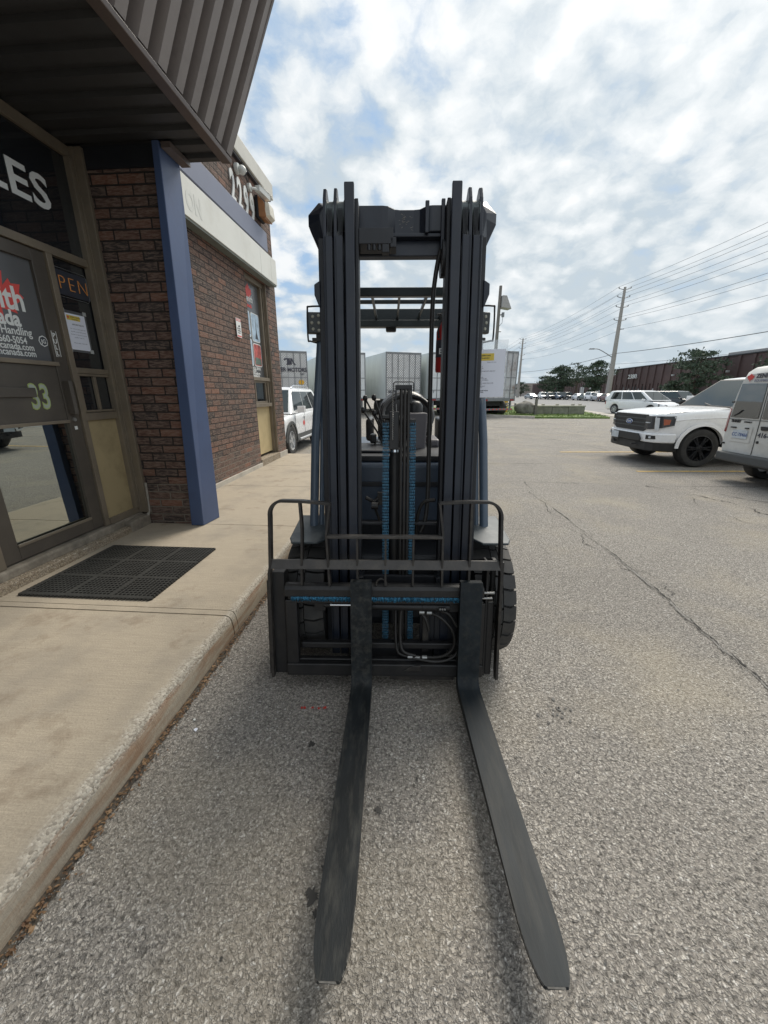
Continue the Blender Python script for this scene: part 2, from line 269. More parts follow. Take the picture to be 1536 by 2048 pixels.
M = dict(
 asphalt=asphalt(), road=mat('road_asphalt', (0.20, 0.20, 0.20), 0.8, var=0.12, vscale=0.6), concrete=concrete(), brick=brick(), aggregate=aggregate(),
 sill=mat('worn_sill', (0.20, 0.175, 0.14), 0.8, var=0.3, vscale=9, dirt=(0.38, 0.34, 0.28), dscale=12, damt=0.5, bmp=0.3),
 kerb=mat('kerb_concrete', (0.42, 0.39, 0.34), 0.85, var=0.2, vscale=3, bmp=0.3), crack=mat('crack_fill', (0.045, 0.042, 0.038), 0.9, var=0.3), sealed=mat('crack_patch', (0.19, 0.18, 0.165), 0.8, var=0.2, vscale=20),
 oil=mat('oil_stain', (0.05, 0.047, 0.043), 0.6, var=0.3), redpaint=mat('red_paint_mark', (0.5, 0.04, 0.03), 0.7), yellowline=mat('stall_line_paint', (0.62, 0.42, 0.13), 0.75, dirt=(0.22, 0.2, 0.17), dscale=14, damt=0.8),
 rib=mat('brown_metal_panel', (0.235, 0.205, 0.192), 0.42, var=0.08, vscale=1.5, dirt=(0.10, 0.085, 0.08), damt=0.35), ribtrim=mat('brown_metal_trim', (0.115, 0.092, 0.084), 0.4, var=0.1, vscale=2),
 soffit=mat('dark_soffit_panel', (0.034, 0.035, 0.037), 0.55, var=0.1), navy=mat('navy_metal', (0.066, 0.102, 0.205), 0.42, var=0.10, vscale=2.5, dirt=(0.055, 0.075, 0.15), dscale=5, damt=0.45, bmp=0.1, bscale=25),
 navyband=mat('faded_navy_band', (0.165, 0.185, 0.26), 0.45, var=0.05, vscale=1.2), whiteband=mat('white_fascia', (0.72, 0.73, 0.69), 0.5, var=0.04, vscale=1.5, dirt=(0.55, 0.54, 0.48), dscale=2.0, damt=0.35),
 ghost=mat('faded_lettering', (0.655, 0.668, 0.635), 0.5, var=0.04), coping=mat('metal_coping', (0.56, 0.55, 0.50), 0.45, var=0.06, vscale=1.2, dirt=(0.4, 0.38, 0.33), damt=0.3),
 bronze=mat('bronze_frame', (0.20, 0.168, 0.128), 0.42, metal=0.2, var=0.16, vscale=4, dirt=(0.24, 0.20, 0.14), dscale=5, damt=0.5, bmp=0.1), darkbronze=mat('dark_bronze_door', (0.082, 0.071, 0.060), 0.38, metal=0.1, var=0.15, vscale=3, dirt=(0.11, 0.095, 0.075), damt=0.4),
 tan=mat('tan_panel', (0.36, 0.29, 0.165), 0.55, var=0.08, vscale=1.5, dirt=(0.17, 0.135, 0.075), dscale=2.5, damt=0.5), tanlit=mat('lit_tan_panel', (0.50, 0.40, 0.22), 0.55, var=0.08, vscale=1.5, dirt=(0.36, 0.28, 0.15), dscale=2.5, damt=0.5),  # second tan repeats the first panel with daylight put into its colour
 mirror=glass('mirrored_glass', (0.62, 0.66, 0.62), f=0.62), shopglass=glass('dark_shop_glass', (0.34, 0.37, 0.38), (0.022, 0.024, 0.028), f=0.34), vinyl=mat('grey_window_film', (0.115, 0.118, 0.124), 0.2, var=0.05),
 white=mat('white_lettering', (0.74, 0.76, 0.75), 0.5, var=0.02), red=mat('red_lettering', (0.68, 0.075, 0.065), 0.5, var=0.05), paper=mat('white_paper', (0.80, 0.83, 0.93), 0.6, var=0.02), ink=mat('dark_print', (0.06, 0.06, 0.08), 0.6), greyink=mat('grey_print', (0.28, 0.29, 0.36), 0.6),
 yellowprint=mat('yellow_print', (0.72, 0.55, 0.09), 0.6), neon=mat('orange_tube_lettering', (0.75, 0.32, 0.09), 0.4), lime=mat('green_outline', (0.36, 0.46, 0.13), 0.5), silverdig=mat('silver_numeral', (0.42, 0.47, 0.42), 0.35, metal=0.3),
 skyprint=mat('pale_blue_photo', (0.42, 0.55, 0.68), 0.4, var=0.3, vscale=9), redprint=mat('red_photo', (0.42, 0.09, 0.08), 0.4, var=0.6, vscale=14), greenprint=mat('dark_green_photo', (0.12, 0.16, 0.13), 0.4, var=0.5, vscale=14), darkprint=mat('dark_photo', (0.04, 0.045, 0.06), 0.4),
 caulk=mat('grey_caulk', (0.33, 0.31, 0.27), 0.7, var=0.2, vscale=20), tape=mat('clear_tape', (0.42, 0.44, 0.43), 0.25, var=0.2), rubber=mat('black_rubber_mat', (0.030, 0.030, 0.028), 0.55, var=0.25, vscale=10),
 litter=leafmat('dry_leaves', (0.10, 0.05, 0.025), (0.27, 0.17, 0.09), scale=30), soil=mat('kerb_dirt', (0.075, 0.062, 0.048), 0.95, var=0.4, vscale=30, bmp=0.8, bscale=120),
 mast=mat('blue_black_mast_paint', (0.011, 0.016, 0.028), 0.36, var=0.22, vscale=5, dirt=(0.030, 0.032, 0.04), dscale=6, damt=0.4, bmp=0.05), mastdark=mat('dark_steel', (0.016, 0.018, 0.023), 0.5, var=0.2),  # mastdark is one even dark tone for inner parts and panels
 bluepaint=mat('slate_blue_paint', (0.060, 0.085, 0.125), 0.38, var=0.12, vscale=3, dirt=(0.04, 0.05, 0.06), damt=0.4, bmp=0.04), pillar=mat('blue_grey_pillar_paint', (0.075, 0.105, 0.145), 0.33, var=0.1),
 barlit=mat('lit_scuffed_bar_steel', (0.050, 0.046, 0.043), 0.45, var=0.3, vscale=12, dirt=(0.10, 0.088, 0.074), dscale=14, damt=0.6, bmp=0.15, bscale=90), guard=mat('guard_paint', (0.022, 0.030, 0.032), 0.4, var=0.15), black=mat('worn_black_steel', (0.012, 0.012, 0.013), 0.45, var=0.3, vscale=9, dirt=(0.032, 0.029, 0.026), dscale=11, damt=0.4, bmp=0.15, bscale=90), bar=mat('scuffed_bar_steel', (0.024, 0.022, 0.021), 0.42, var=0.25, vscale=12, dirt=(0.075, 0.066, 0.055), dscale=16, damt=0.55, bmp=0.15, bscale=90),  # backrest bars get lighter bar steel, light on their upturned face painted in
 fork=mat('fork_black_paint', (0.018, 0.023, 0.027), 0.50, spec=0.16, var=0.25, vscale=3.2, dirt=(0.040, 0.041, 0.039), dscale=5.5, damt=0.6, bmp=0.10, bscale=70, stretch=(6, 0.7, 6)), forkscuffed=mat('scuffed_fork_paint', (0.018, 0.021, 0.023), 0.52, spec=0.16, var=0.35, vscale=4.0, dirt=(0.085, 0.083, 0.074), dscale=5.0, damt=0.5, bmp=0.2, bscale=60, stretch=(5, 0.9, 5)), forkedge=mat('chipped_fork_edge', (0.30, 0.28, 0.25), 0.5, var=0.5, vscale=60),
 grease=mat('blue_grease', (0.028, 0.15, 0.26), 0.45, var=0.5, vscale=60, dirt=(0.015, 0.03, 0.045), dscale=55, damt=0.9, bmp=0.8, bscale=160), chain=mat('greased_chain', (0.045, 0.175, 0.29), 0.35, var=0.5, vscale=90, dirt=(0.018, 0.035, 0.055), dscale=45, damt=0.95),
 chrome=mat('chrome_rod', (0.75, 0.76, 0.78), 0.12, metal=1.0, var=0.03), steel=mat('dull_steel', (0.36, 0.36, 0.35), 0.4, metal=0.7, var=0.2), plate=mat('grey_step_plate', (0.055, 0.070, 0.080), 0.52, metal=0.1, var=0.12, dirt=(0.2, 0.21, 0.21), dscale=9, damt=0.35), sheave=mat('sheave_iron', (0.10, 0.12, 0.125), 0.5, metal=0.3, var=0.4, vscale=25),
 hose=mat('rubber_hose', (0.020, 0.019, 0.018), 0.48, var=0.3, vscale=20), tyre=mat('tyre_rubber', (0.034, 0.034, 0.034), 0.68, var=0.2, vscale=8, dirt=(0.075, 0.07, 0.06), dscale=7, damt=0.4), seat=mat('black_vinyl', (0.020, 0.020, 0.021), 0.35, var=0.15), greyplastic=mat('grey_console_plastic', (0.15, 0.14, 0.15), 0.5, var=0.08),
 extred=mat('extinguisher_red', (0.40, 0.02, 0.02), 0.3), ledglass=mat('led_lens', (0.030, 0.033, 0.032), 0.3), led=mat('led_chip', (0.36, 0.36, 0.30), 0.35), clear=clearmat(),
 carwhite=mat('white_car_paint', (0.86, 0.87, 0.88), 0.28, var=0.02, coat=0.6), vanwhite=mat('dirty_white_van_paint', (0.66, 0.66, 0.63), 0.38, var=0.04, dirt=(0.42, 0.40, 0.36), dscale=2.5, damt=0.4), cardark=mat('black_car_paint', (0.02, 0.022, 0.026), 0.2, coat=0.8, var=0.1), carsilver=mat('silver_car_paint', (0.42, 0.44, 0.46), 0.3, metal=0.4), carblue=mat('grey_blue_car_paint', (0.16, 0.2, 0.26), 0.3, coat=0.5), cargreen=mat('dark_green_car_paint', (0.03, 0.06, 0.05), 0.3, coat=0.5), carred=mat('dark_red_car_paint', (0.10, 0.02, 0.02), 0.3, coat=0.5),
 carglass=glass('car_glass', (0.42, 0.50, 0.50), (0.012, 0.015, 0.017), f=0.14), vanglass=glass('van_glass', (0.55, 0.57, 0.57), (0.045, 0.05, 0.055), f=0.26), trim=mat('black_trim', (0.02, 0.02, 0.021), 0.5, var=0.15), greytrim=mat('grey_plastic_cladding', (0.075, 0.08, 0.08), 0.6, var=0.1), rimblack=mat('gloss_black_rim', (0.016, 0.017, 0.02), 0.25), rimsilver=mat('silver_rim', (0.62, 0.63, 0.64), 0.3, metal=0.6), lamp=mat('headlamp_lens', (0.045, 0.048, 0.055), 0.15, coat=0.6), lampwhite=mat('lamp_light_guide', (0.66, 0.69, 0.72), 0.25), amber=mat('amber_reflector', (0.42, 0.11, 0.05), 0.3), tail=mat('red_tail_lens', (0.28, 0.02, 0.02), 0.25), platewhite=mat('number_plate', (0.55, 0.60, 0.64), 0.45), blueink=mat('blue_print', (0.05, 0.10, 0.28), 0.5),
 steelq=quilted(), trailerwhite=corrug('white_trailer_side', (0.66, 0.70, 0.69)), trailerface=mat('white_trailer_door', (0.76, 0.79, 0.80), 0.5, var=0.04, dirt=(0.4, 0.4, 0.38), damt=0.3), trailerdirty=mat('rusty_trailer_door', (0.50, 0.51, 0.53), 0.6, var=0.08, dirt=(0.16, 0.09, 0.06), dscale=1.1, damt=0.85), galv=mat('galvanised_rod', (0.23, 0.24, 0.25), 0.5, metal=0.4), decal=mat('yellow_decal', (0.75, 0.42, 0.03), 0.5),
 grass=leafmat('lawn_grass', (0.09, 0.15, 0.035), (0.17, 0.235, 0.06), 0.9, 1.2), pine=leafmat('pine_needles', (0.040, 0.062, 0.042), (0.095, 0.13, 0.08), 0.8, 0.9), bark=mat('bark', (0.10, 0.075, 0.055), 0.9, var=0.3), boulder=mat('grey_boulder', (0.19, 0.18, 0.16), 0.85, var=0.35, vscale=4, bmp=0.5, bscale=14), stone=mat('weathered_block', (0.215, 0.21, 0.17), 0.9, var=0.3, vscale=3, bmp=0.4, bscale=20), stonetop=mat('pale_block_top', (0.42, 0.40, 0.34), 0.9, var=0.2, vscale=3),
 farbrown=mat('brown_ribbed_cladding', (0.105, 0.068, 0.064), 0.7, var=0.12, vscale=0.3), fardark=mat('dark_opening', (0.03, 0.03, 0.035), 0.3), farlight=mat('pale_door', (0.5, 0.5, 0.5), 0.5), farbeige=mat('beige_cladding', (0.33, 0.28, 0.25), 0.7), farroof=mat('grey_roof_unit', (0.36, 0.35, 0.34), 0.6), pole=mat('concrete_pole', (0.36, 0.34, 0.31), 0.8, var=0.1), wood=mat('weathered_wood_pole', (0.17, 0.155, 0.14), 0.9, var=0.2), wire=mat('overhead_wire', (0.17, 0.18, 0.19), 0.6), yellow=mat('yellow_bollard_paint', (0.62, 0.36, 0.05), 0.5, var=0.1, dirt=(0.3, 0.2, 0.08), damt=0.5), camwhite=mat('white_camera_shell', (0.60, 0.62, 0.60), 0.35), rust=mat('orange_rust_metal', (0.34, 0.15, 0.06), 0.6, var=0.2), lens=mat('cream_lamp_glass', (0.62, 0.58, 0.48), 0.2), ledge=mat('dark_gutter_edge', (0.17, 0.19, 0.17), 0.5),
)

# ------------------------------------------------------------------ mesh building
class MB:
    def __init__(s): s.v = []; s.f = []
    def add(s, vs, fs):
        o = len(s.v); s.v += [tuple(v) for v in vs]; s.f += [tuple(i+o for i in f) for f in fs]; return s
    def box(s, x0, x1, y0, y1, z0, z1):
        return s.add([(x0,y0,z0),(x1,y0,z0),(x1,y1,z0),(x0,y1,z0),(x0,y0,z1),(x1,y0,z1),(x1,y1,z1),(x0,y1,z1)],
                     [(0,3,2,1),(4,5,6,7),(0,1,5,4),(1,2,6,5),(2,3,7,6),(3,0,4,7)])
    def hexa(s, p): return s.add(p, [(0,3,2,1),(4,5,6,7),(0,1,5,4),(1,2,6,5),(2,3,7,6),(3,0,4,7)])
    def prism(s, poly, a, b, ax='y'):
        """poly = 2-D outline, extruded along ax from a to b"""
        n = len(poly)
        def P(u, v, t): return {'x': (t, u, v), 'y': (u, t, v), 'z': (u, v, t)}[ax]
        vs = [P(u, v, a) for u, v in poly] + [P(u, v, b) for u, v in poly]
        fs = [tuple(range(n))[::-1], tuple(range(n, 2*n))] + [(i, (i+1) % n, (i+1) % n+n, i+n) for i in range(n)]
        return s.add(vs, fs)
    def ring(s, c, u, v, r, n): return [tuple(c + u*(r*math.cos(2*math.pi*k/n)) + v*(r*math.sin(2*math.pi*k/n))) for k in range(n)]
    def tube(s, pts, r, n=10, cap=True):
        pts = [Vector(p) for p in pts]; rs = r if hasattr(r, '__len__') else [r]*len(pts)
        o = len(s.v); prev = None
        for i, p in enumerate(pts):
            t = (pts[min(i+1, len(pts)-1)] - pts[max(i-1, 0)]).normalized()
            if prev is None:
                u = t.orthogonal().normalized()
            else:
                u = (prev - t*prev.dot(t)).normalized()
            prev = u; v = t.cross(u)
            s.v += s.ring(p, u, v, rs[i], n)
        for i in range(len(pts)-1):
            for k in range(n):
                a = o+i*n+k; b = o+i*n+(k+1) % n
                s.f.append((a, b, b+n, a+n))
        if cap:
            s.f.append(tuple(range(o, o+n))[::-1]); e = o+(len(pts)-1)*n; s.f.append(tuple(range(e, e+n)))
        return s
    def cyl(s, a, b, r, n=20): return s.tube([a, b], r, n)
    def lathe(s, prof, c, ax='x', n=36):
        """prof = (r, t) pairs, revolved about ax through c"""
        o = len(s.v); m = len(prof)
        for k in range(n):
            a = 2*math.pi*k/n; ca, sa = math.cos(a), math.sin(a)
            for r, t in prof:
                p = {'x': (t, r*ca, r*sa), 'y': (r*ca, t, r*sa), 'z': (r*ca, r*sa, t)}[ax]
                s.v.append((c[0]+p[0], c[1]+p[1], c[2]+p[2]))
        for k in range(n):
            for j in range(m-1):
                a = o+k*m+j; b = o+((k+1) % n)*m+j
                s.f.append((a, b, b+1, a+1))
        return s
    def grid(s, rows):
        o = len(s.v); m = len(rows[0])
        for r in rows: s.v += [tuple(p) for p in r]
        for i in range(len(rows)-1):
            for j in range(m-1):
                a = o+i*m+j; s.f.append((a, a+1, a+m+1, a+m))
        return s
    def build(s, name, m, parent=None, loc=(0, 0, 0), rot=(0, 0, 0), bevel=0, seg=2, smooth=None, recalc=True):
        me = bpy.data.meshes.new(name); me.from_pydata(s.v, [], s.f); me.validate()
        if recalc:
            import bmesh
            b = bmesh.new(); b.from_mesh(me); bmesh.ops.recalc_face_normals(b, faces=b.faces); b.to_mesh(me); b.free()
        me.materials.append(M[m] if isinstance(m, str) else m)
        ob = bpy.data.objects.new(name, me); COL.objects.link(ob)
        ob.parent = parent; ob.location = loc; ob.rotation_euler = rot
        if smooth is not None:
            me.polygons.foreach_set('use_smooth', [True]*len(me.polygons)); me.set_sharp_from_angle(angle=R(smooth))
        if bevel:
            md = ob.modifiers.new('bevel', 'BEVEL'); md.width = bevel; md.segments = seg; md.limit_method = 'ANGLE'; md.angle_limit = R(35); md.harden_normals = False
        return ob
def tag(o, label=None, cat=None, group=None, kind=None):
    if label: o['label'] = label
    if cat: o['category'] = cat
    if group: o['group'] = group
    if kind: o['kind'] = kind
    return o
def empty(name, loc=(0, 0, 0), rz=0, label=None, cat=None, group=None, kind=None):
    o = bpy.data.objects.new(name, None); COL.objects.link(o); o.location = loc; o.rotation_euler = (0, 0, rz); o.empty_display_size = 0.2
    return tag(o, label, cat, group, kind)
def kids(o): return [c for c in bpy.data.objects if c.parent == o]
def copy_tree(o, parent=None):
    c = o.copy(); COL.objects.link(c); c.parent = parent
    for ch in kids(o): copy_tree(ch, c)
    return c
FACE = {'-y': ((1,0,0),(0,0,1),(0,-1,0)), '+x': ((0,1,0),(0,0,1),(1,0,0)), '-x': ((0,-1,0),(0,0,1),(-1,0,0)), '+z': ((1,0,0),(0,1,0),(0,0,1)), '+y': ((-1,0,0),(0,0,1),(0,1,0))}
def text(name, s, size, m, parent, loc, face='-y', ext=0.002, bold=0.0, align='LEFT', sx=1.0, shear=0.0, space=1.0, rx=0.0):
    c = bpy.data.curves.new(name, 'FONT'); c.body = s; c.size = size; c.extrude = ext; c.offset = bold; c.align_x = align; c.shear = shear; c.space_character = space
    c.resolution_u = 3
    c.materials.append(M[m]); o = bpy.data.objects.new(name, c); COL.objects.link(o); o.parent = parent
    X, Y, Z = [Vector(v) for v in FACE[face]]
    mt = Matrix((X, Y, Z)).transposed().to_4x4() @ Matrix.Diagonal((sx, 1, 1, 1))
    if rx: mt = Matrix((X, Y, Z)).transposed().to_4x4() @ Matrix.Rotation(rx, 4, 'Z') @ Matrix.Diagonal((sx, 1, 1, 1))
    o.matrix_local = Matrix.Translation(loc) @ mt
    return o
LEAF = [(0,1.0),(.16,.70),(.36,.80),(.28,.36),(.52,.62),(.58,.48),(.90,.52),(.80,.24),(.94,.12),(.50,-.22),(.58,-.42),(.07,-.34),(.05,-.8)]
LEAF = LEAF + [(-x, y) for x, y in LEAF[::-1] if x > 0]
def leaf(name, m, parent, loc, face, size, t=0.002):
    X, Y, Z = [Vector(v) for v in FACE[face]]; b = MB(); n = len(LEAF)
    f = [Vector(loc)+X*(x*size)+Y*(y*size)+Z*t for x, y in LEAF]; k = [p-Z*t for p in f]
    b.add(f+k, [tuple(range(n)), tuple(range(n, 2*n))[::-1]]+[(i, i+n, (i+1) % n+n, (i+1) % n) for i in range(n)])
    return b.build(name, m, parent, recalc=True)

# ================================================================== GROUND
lot = MB(); lot.add([(-600,-60,0),(600,-60,0),(600,900,0),(-600,900,0)], [(0,1,2,3)])
LOT = tag(lot.build('parking_lot', 'asphalt'), 'worn grey asphalt yard with exposed stones and cracks', kind='structure')
def ribbon(mb, pts, w0, z, jit=0.012, sub=14):
    out = []
    for i in range(len(pts)-1):
        a, b = Vector(pts[i]), Vector(pts[i+1])
        for k in range(sub): out.append(a.lerp(b, k/sub))
    out.append(Vector(pts[-1])); L = []; Rr = []
    ph = random.random()*9
    for i, p in enumerate(out):
        t = (out[min(i+1, len(out)-1)]-out[max(i-1, 0)]).normalized(); n = Vector((-t.y, t.x))
        j = n*(random.uniform(-jit, jit)+jit*1.6*math.sin(i*0.5+ph)); ww = w0*random.uniform(0.15, 1.2)*(0.55+0.45*math.sin(i*0.23+ph*2))
        q = p+j; L.append((q.x-n.x*ww, q.y-n.y*ww, z)); Rr.append((q.x+n.x*ww, q.y+n.y*ww, z))
    mb.grid([[a, b] for a, b in zip(L, Rr)]); return mb
C1 = [(2.62,7.1),(2.57,6.91),(2.42,5.28),(2.38,4.51),(2.35,3.69),(2.32,3.34),(2.29,2.95),(2.27,2.74),(2.22,2.43),(2.19,2.17),(2.19,2.04),(2.16,1.8),(2.1,1.2)]
cr = MB()
ribbon(cr, C1, 0.0085, 0.006, 0.0035); ribbon(cr, [(p[0]-.030, p[1]) for p in C1[3:]], 0.004, 0.006, 0.004)
ribbon(cr, [(2.5,6.71),(2.33,5.28),(2.28,4.51),(2.23,3.96),(2.21,3.52),(2.28,3.27)], 0.006, 0.006, 0.02)
ribbon(cr, [(-1,9.1),(2.82,8.96),(4.2,8.96),(5.17,8.65),(9,8.45)], 0.012, 0.006)
ribbon(cr, [(-0.5,7.1),(2.25,7.04),(3.59,6.91),(4.91,6.65),(9.75,6.55)], 0.010, 0.006)
ribbon(cr, [(5.0,16.5),(5.84,14.27),(6.18,12.82),(6.38,11.12)], 0.015, 0.006)
ribbon(cr, [(4.66,6.71),(4.9,6.24),(5.15,5.72),(5.21,5.37),(5.17,4.97)], 0.016, 0.006, 0.02)
ribbon(cr, [(5.3,6.5),(5.45,6.1),(5.8,5.5)], 0.012, 0.006, 0.02)
ribbon(cr, [(4.82,5.92),(4.55,5.28),(4.58,4.9),(4.67,4.45)], 0.006, 0.006, 0.02)
ribbon(cr, [(2.32,3.34),(2.42,3.16),(2.40,2.92),(2.29,2.76)], 0.005, 0.006, 0.015)
ribbon(cr, [(3.0,20),(6,18.5),(9.5,18)], 0.03, 0.006, 0.03); ribbon(cr, [(2.5,14.0),(6,13.2),(9.5,13.0)], 0.02, 0.006, 0.03)
cr.build('crack', 'crack', LOT)
cp = MB(); ribbon(cp, [(p[0]-0.013, p[1]) for p in C1[4:]], 0.020, 0.004, 0.004); cp.build('crack_patch', 'sealed', LOT)
def blob(mb, x, y, r, z=0.005, n=18, ir=0.45):
    ph = [random.uniform(1-ir, 1+ir) for _ in range(n)]
    mb.add([(x+r*ph[k]*math.cos(2*math.pi*k/n), y+r*ph[k]*math.sin(2*math.pi*k/n), z) for k in range(n)], [tuple(range(n))])
st = MB()
for x, y, r in [(-.02,1.12,.013),(-.34,1.42,.014),(-.20,.92,.016),(-.235,.845,.02),(-.215,.80,.012),(.14,1.25,.006)]: blob(st, x, y, r)
for k in range(16): blob(st, .90+random.gauss(0,.032), 1.62+random.gauss(0,.032), random.uniform(.004,.012))
for k in range(60): blob(st, random.uniform(-1,2.4), random.uniform(.5,4), random.uniform(.002,.006))
st.build('oil_stain', 'oil', LOT)
rp = MB()
for x in (-.43,-.415,-.375,-.34,-.31): blob(rp, x, 1.635+random.uniform(-.006,.006), random.uniform(.005,.010))
rp.build('paint_mark', 'redpaint', LOT)
yl = MB(); yl.box(5.3,11.8,7.97,8.07,0.002,0.006); yl.box(4.9,11.8,10.75,10.85,0.002,0.006); yl.build('stall_line', 'yellowline', LOT)

rd = MB(); rd.add([(13.1,18.6,.008),(12.2,-30,.008),(24,-30,.008),(28.4,36.1,.008),(37.4,64.3,.008),(47.4,97.3,.008),(90,260,.008),(72,260,.008),(24,97,.008),(21,64,.008),(19.6,45,.008),(17.8,36.1,.008),(15.9,26.5,.008)], [tuple(range(13))])
ROAD = tag(rd.build('road', 'road'), 'grey two way road running away beyond the yard', kind='structure')
def pave(poly, z0, z1, name, m, label):
    b = MB(); b.prism(poly, z0, z1, 'z'); return tag(b.build(name, m), label, kind='structure')
pave([(15.2,24.6),(17.3,36.0),(19.3,45),(20.6,64),(22.0,64),(20.4,45),(18.5,36.0),(16.5,24.6)], -0.1, .02, 'pavement', 'kerb', 'pale concrete strip along the near road edge')
pave([(28.5,36),(37.6,64.3),(47.6,97.3),(90.4,260),(91.2,260),(48.4,97.3),(38.4,64.3),(29.3,36)], 0, .14, 'kerb', 'kerb', 'far kerb of the road in pale concrete')
pave([(29.3,36),(38.4,64.3),(48.4,97.3),(91.2,260),(93,260),(50.5,97.3),(40.5,64.3),(31.4,36)], 0, .12, 'grass_verge', 'grass', 'thin green verge beyond the far kerb')
ISL = [(6.2,29.5),(7.6,27.0),(9.6,25.4),(14.3,25.2),(17.2,35.5),(18.6,44.7),(4.5,44.7)]
pave(ISL, -0.05, .10, 'grass_island', 'grass', 'low green grass island by the yard entrance')
pave([(5.9,29.3),(7.4,26.8),(9.5,25.2),(9.6,25.4),(7.6,27.0),(6.2,29.5)], 0, .16, 'island_kerb', 'kerb', 'short concrete kerb at the grass island')
g = MB()
for k in range(5200):
    t = random.random(); x = random.uniform(6.8, 17); y = random.uniform(25.4, 36)
    if x > 14.3+(y-25.2)*0.28 or x < 9.8-(y-25.2)*0.75: continue
    a = random.uniform(0, 6.3); h_ = random.uniform(.03, .13); wd = .02
    g.add([(x-wd*math.cos(a), y-wd*math.sin(a), .1), (x+wd*math.cos(a), y+wd*math.sin(a), .1), (x+random.gauss(0,.03), y+random.gauss(0,.03), .1+h_)], [(0,1,2)])
tag(g.build('grass', 'grass', recalc=False), 'short green blades growing on the island', 'grass', kind='stuff')

# ================================================================== STOREFRONT (own frame, turned 4.2 degrees)
BA = -R(4.2)
def bw_(x, y, z=0): 
    c_, s_ = math.cos(BA), math.sin(BA); return (x*c_-y*s_, x*s_+y*c_, z)
# sidewalk slabs
SW = tag(empty('sidewalk', (0,0,0), BA), 'tan concrete sidewalk with a worn kerb edge in front of the shop', kind='structure')
def slab(y0, y1, x0=-3.25):
    mb = MB(); rows = []; n = max(2, int((y1-y0)/0.018)); ph = random.random()*6
    for i in range(n+1):
        y = y0+(y1-y0)*i/n; j = 0.0022*math.sin(y*5+ph)+random.gauss(0, .0009); c_ = max(0, random.gauss(-.001, .003))
        rows.append([(x0, y, .15), (-1.6, y, .15), (-1.30, y, .150), (-1.232+j, y, .1485), (-1.208+j-c_, y, .141-c_*.7), (-1.194+j*.6, y, .120), (-1.184+j*.4, y, .06), (-1.18, y, -.02)])
    mb.grid(rows)
    for yy, r in ((y0, rows[0]), (y1, rows[-1])):
        k = len(mb.v); mb.v += [tuple(p) for p in r] + [(x0, yy, -.02)]; mb.f.append(tuple(range(k, k+9)))
    return mb.build('slab', 'concrete', SW, smooth=30)
for a, b in ((-4, -1.3), (-1.29, 2.195), (2.207, 2.262), (2.268, 4.02), (4.03, 5.9), (5.91, 7.7), (7.71, 9.35)): slab(a, b)
MB().box(-3.3, -1.21, -4, 9.34, -.02, .128).build('slab_base', 'soil', SW)
# dirt and leaves along the kerb
lf_ = MB()
for k in range(2600):
    y = random.uniform(-.2, 7); x = -1.172+abs(random.gauss(0, .022))+(.004 if y > 3 else 0)
    px, py, _ = bw_(x, y); a = random.uniform(0, 6.3); l = random.uniform(.003, .012); q = random.uniform(.002, .006); z = random.uniform(.002, .014)
    ca, sa = math.cos(a), math.sin(a); tz = random.uniform(-.004, .006)
    lf_.add([(px-l*ca, py-l*sa, z), (px+q*sa, py-q*ca, z+tz), (px+l*ca, py+l*sa, z), (px-q*sa, py+q*ca, z-tz*.3)], [(0,1,2,3)])
tag(lf_.build('leaf_litter', 'litter', recalc=False), 'dry brown leaves and twigs gathered along the kerb foot', 'leaf litter', kind='stuff')
dr = MB(); L = []; n = 420
for i in range(n+1):
    y = -1+8.5*i/n; wv = .016+.005*math.sin(i*.31)+.004*math.sin(i*1.3)+.010*random.random(); wv = max(.006, wv)
    L.append([bw_(-1.18, y, .0035), bw_(-1.165+wv, y, .0035)])
dr.grid(L); dr.build('kerb_dirt', 'soil', LOT)
gv = MB()
for k in range(3200):
    if k < 2300: y = random.uniform(-.2, 6.5); x = -1.165+abs(random.gauss(0, .06)); px, py, _ = bw_(x, y)
    else: px = random.uniform(-1.1, 3.0); py = random.uniform(.4, 5.5)
    if k >= 2300 and px < -1.05+py*.08: continue
    r_ = random.uniform(.0012, .0042)*(1.15 if random.random() < .1 else 1); q = [random.uniform(.6, 1.2)*r_ for _ in range(6)]; a = random.uniform(0, 1.5); ca, sa = math.cos(a), math.sin(a); z = .0045
    gv.add([(px+q[0]*ca,py+q[0]*sa,z),(px-q[1]*sa,py+q[1]*ca,z),(px-q[2]*ca,py-q[2]*sa,z),(px+q[3]*sa,py-q[3]*ca,z),(px,py,z+q[4]*.7),(px,py,z-.001)], [(0,1,4),(1,2,4),(2,3,4),(3,0,4),(1,0,5),(2,1,5),(3,2,5),(0,3,5)])
tag(gv.build('loose_grit', 'boulder', recalc=False), 'loose grit and tiny stones lying on the asphalt', 'gravel', kind='stuff')
def scrap(x, y, s, lab, m='paper'):
    b = MB(); n = 7; pts = [(s*random.uniform(.5,1.1)*math.cos(2*math.pi*k/n), s*random.uniform(.4,.9)*math.sin(2*math.pi*k/n)) for k in range(n)]
    b.prism(pts, 0, .0015, 'z'); o = b.build('paper_scrap', m, None, (x, y, .006), (R(6), R(-5), random.uniform(0,3)))
    tag(o, lab, 'scrap', 'bits of rubbish on the asphalt')
px = lambda x, y: bw_(x, y)
scrap(-1.125, .665, .016, 'folded white paper scrap on the asphalt nearest the photo corner by the kerb')
scrap(-.92, 1.50, .015, 'torn white scrap on the asphalt left of the fork, away from the kerb')
scrap(-.955, 1.56, .009, 'tiny pale blue-white scrap against the kerb dirt', 'camwhite')

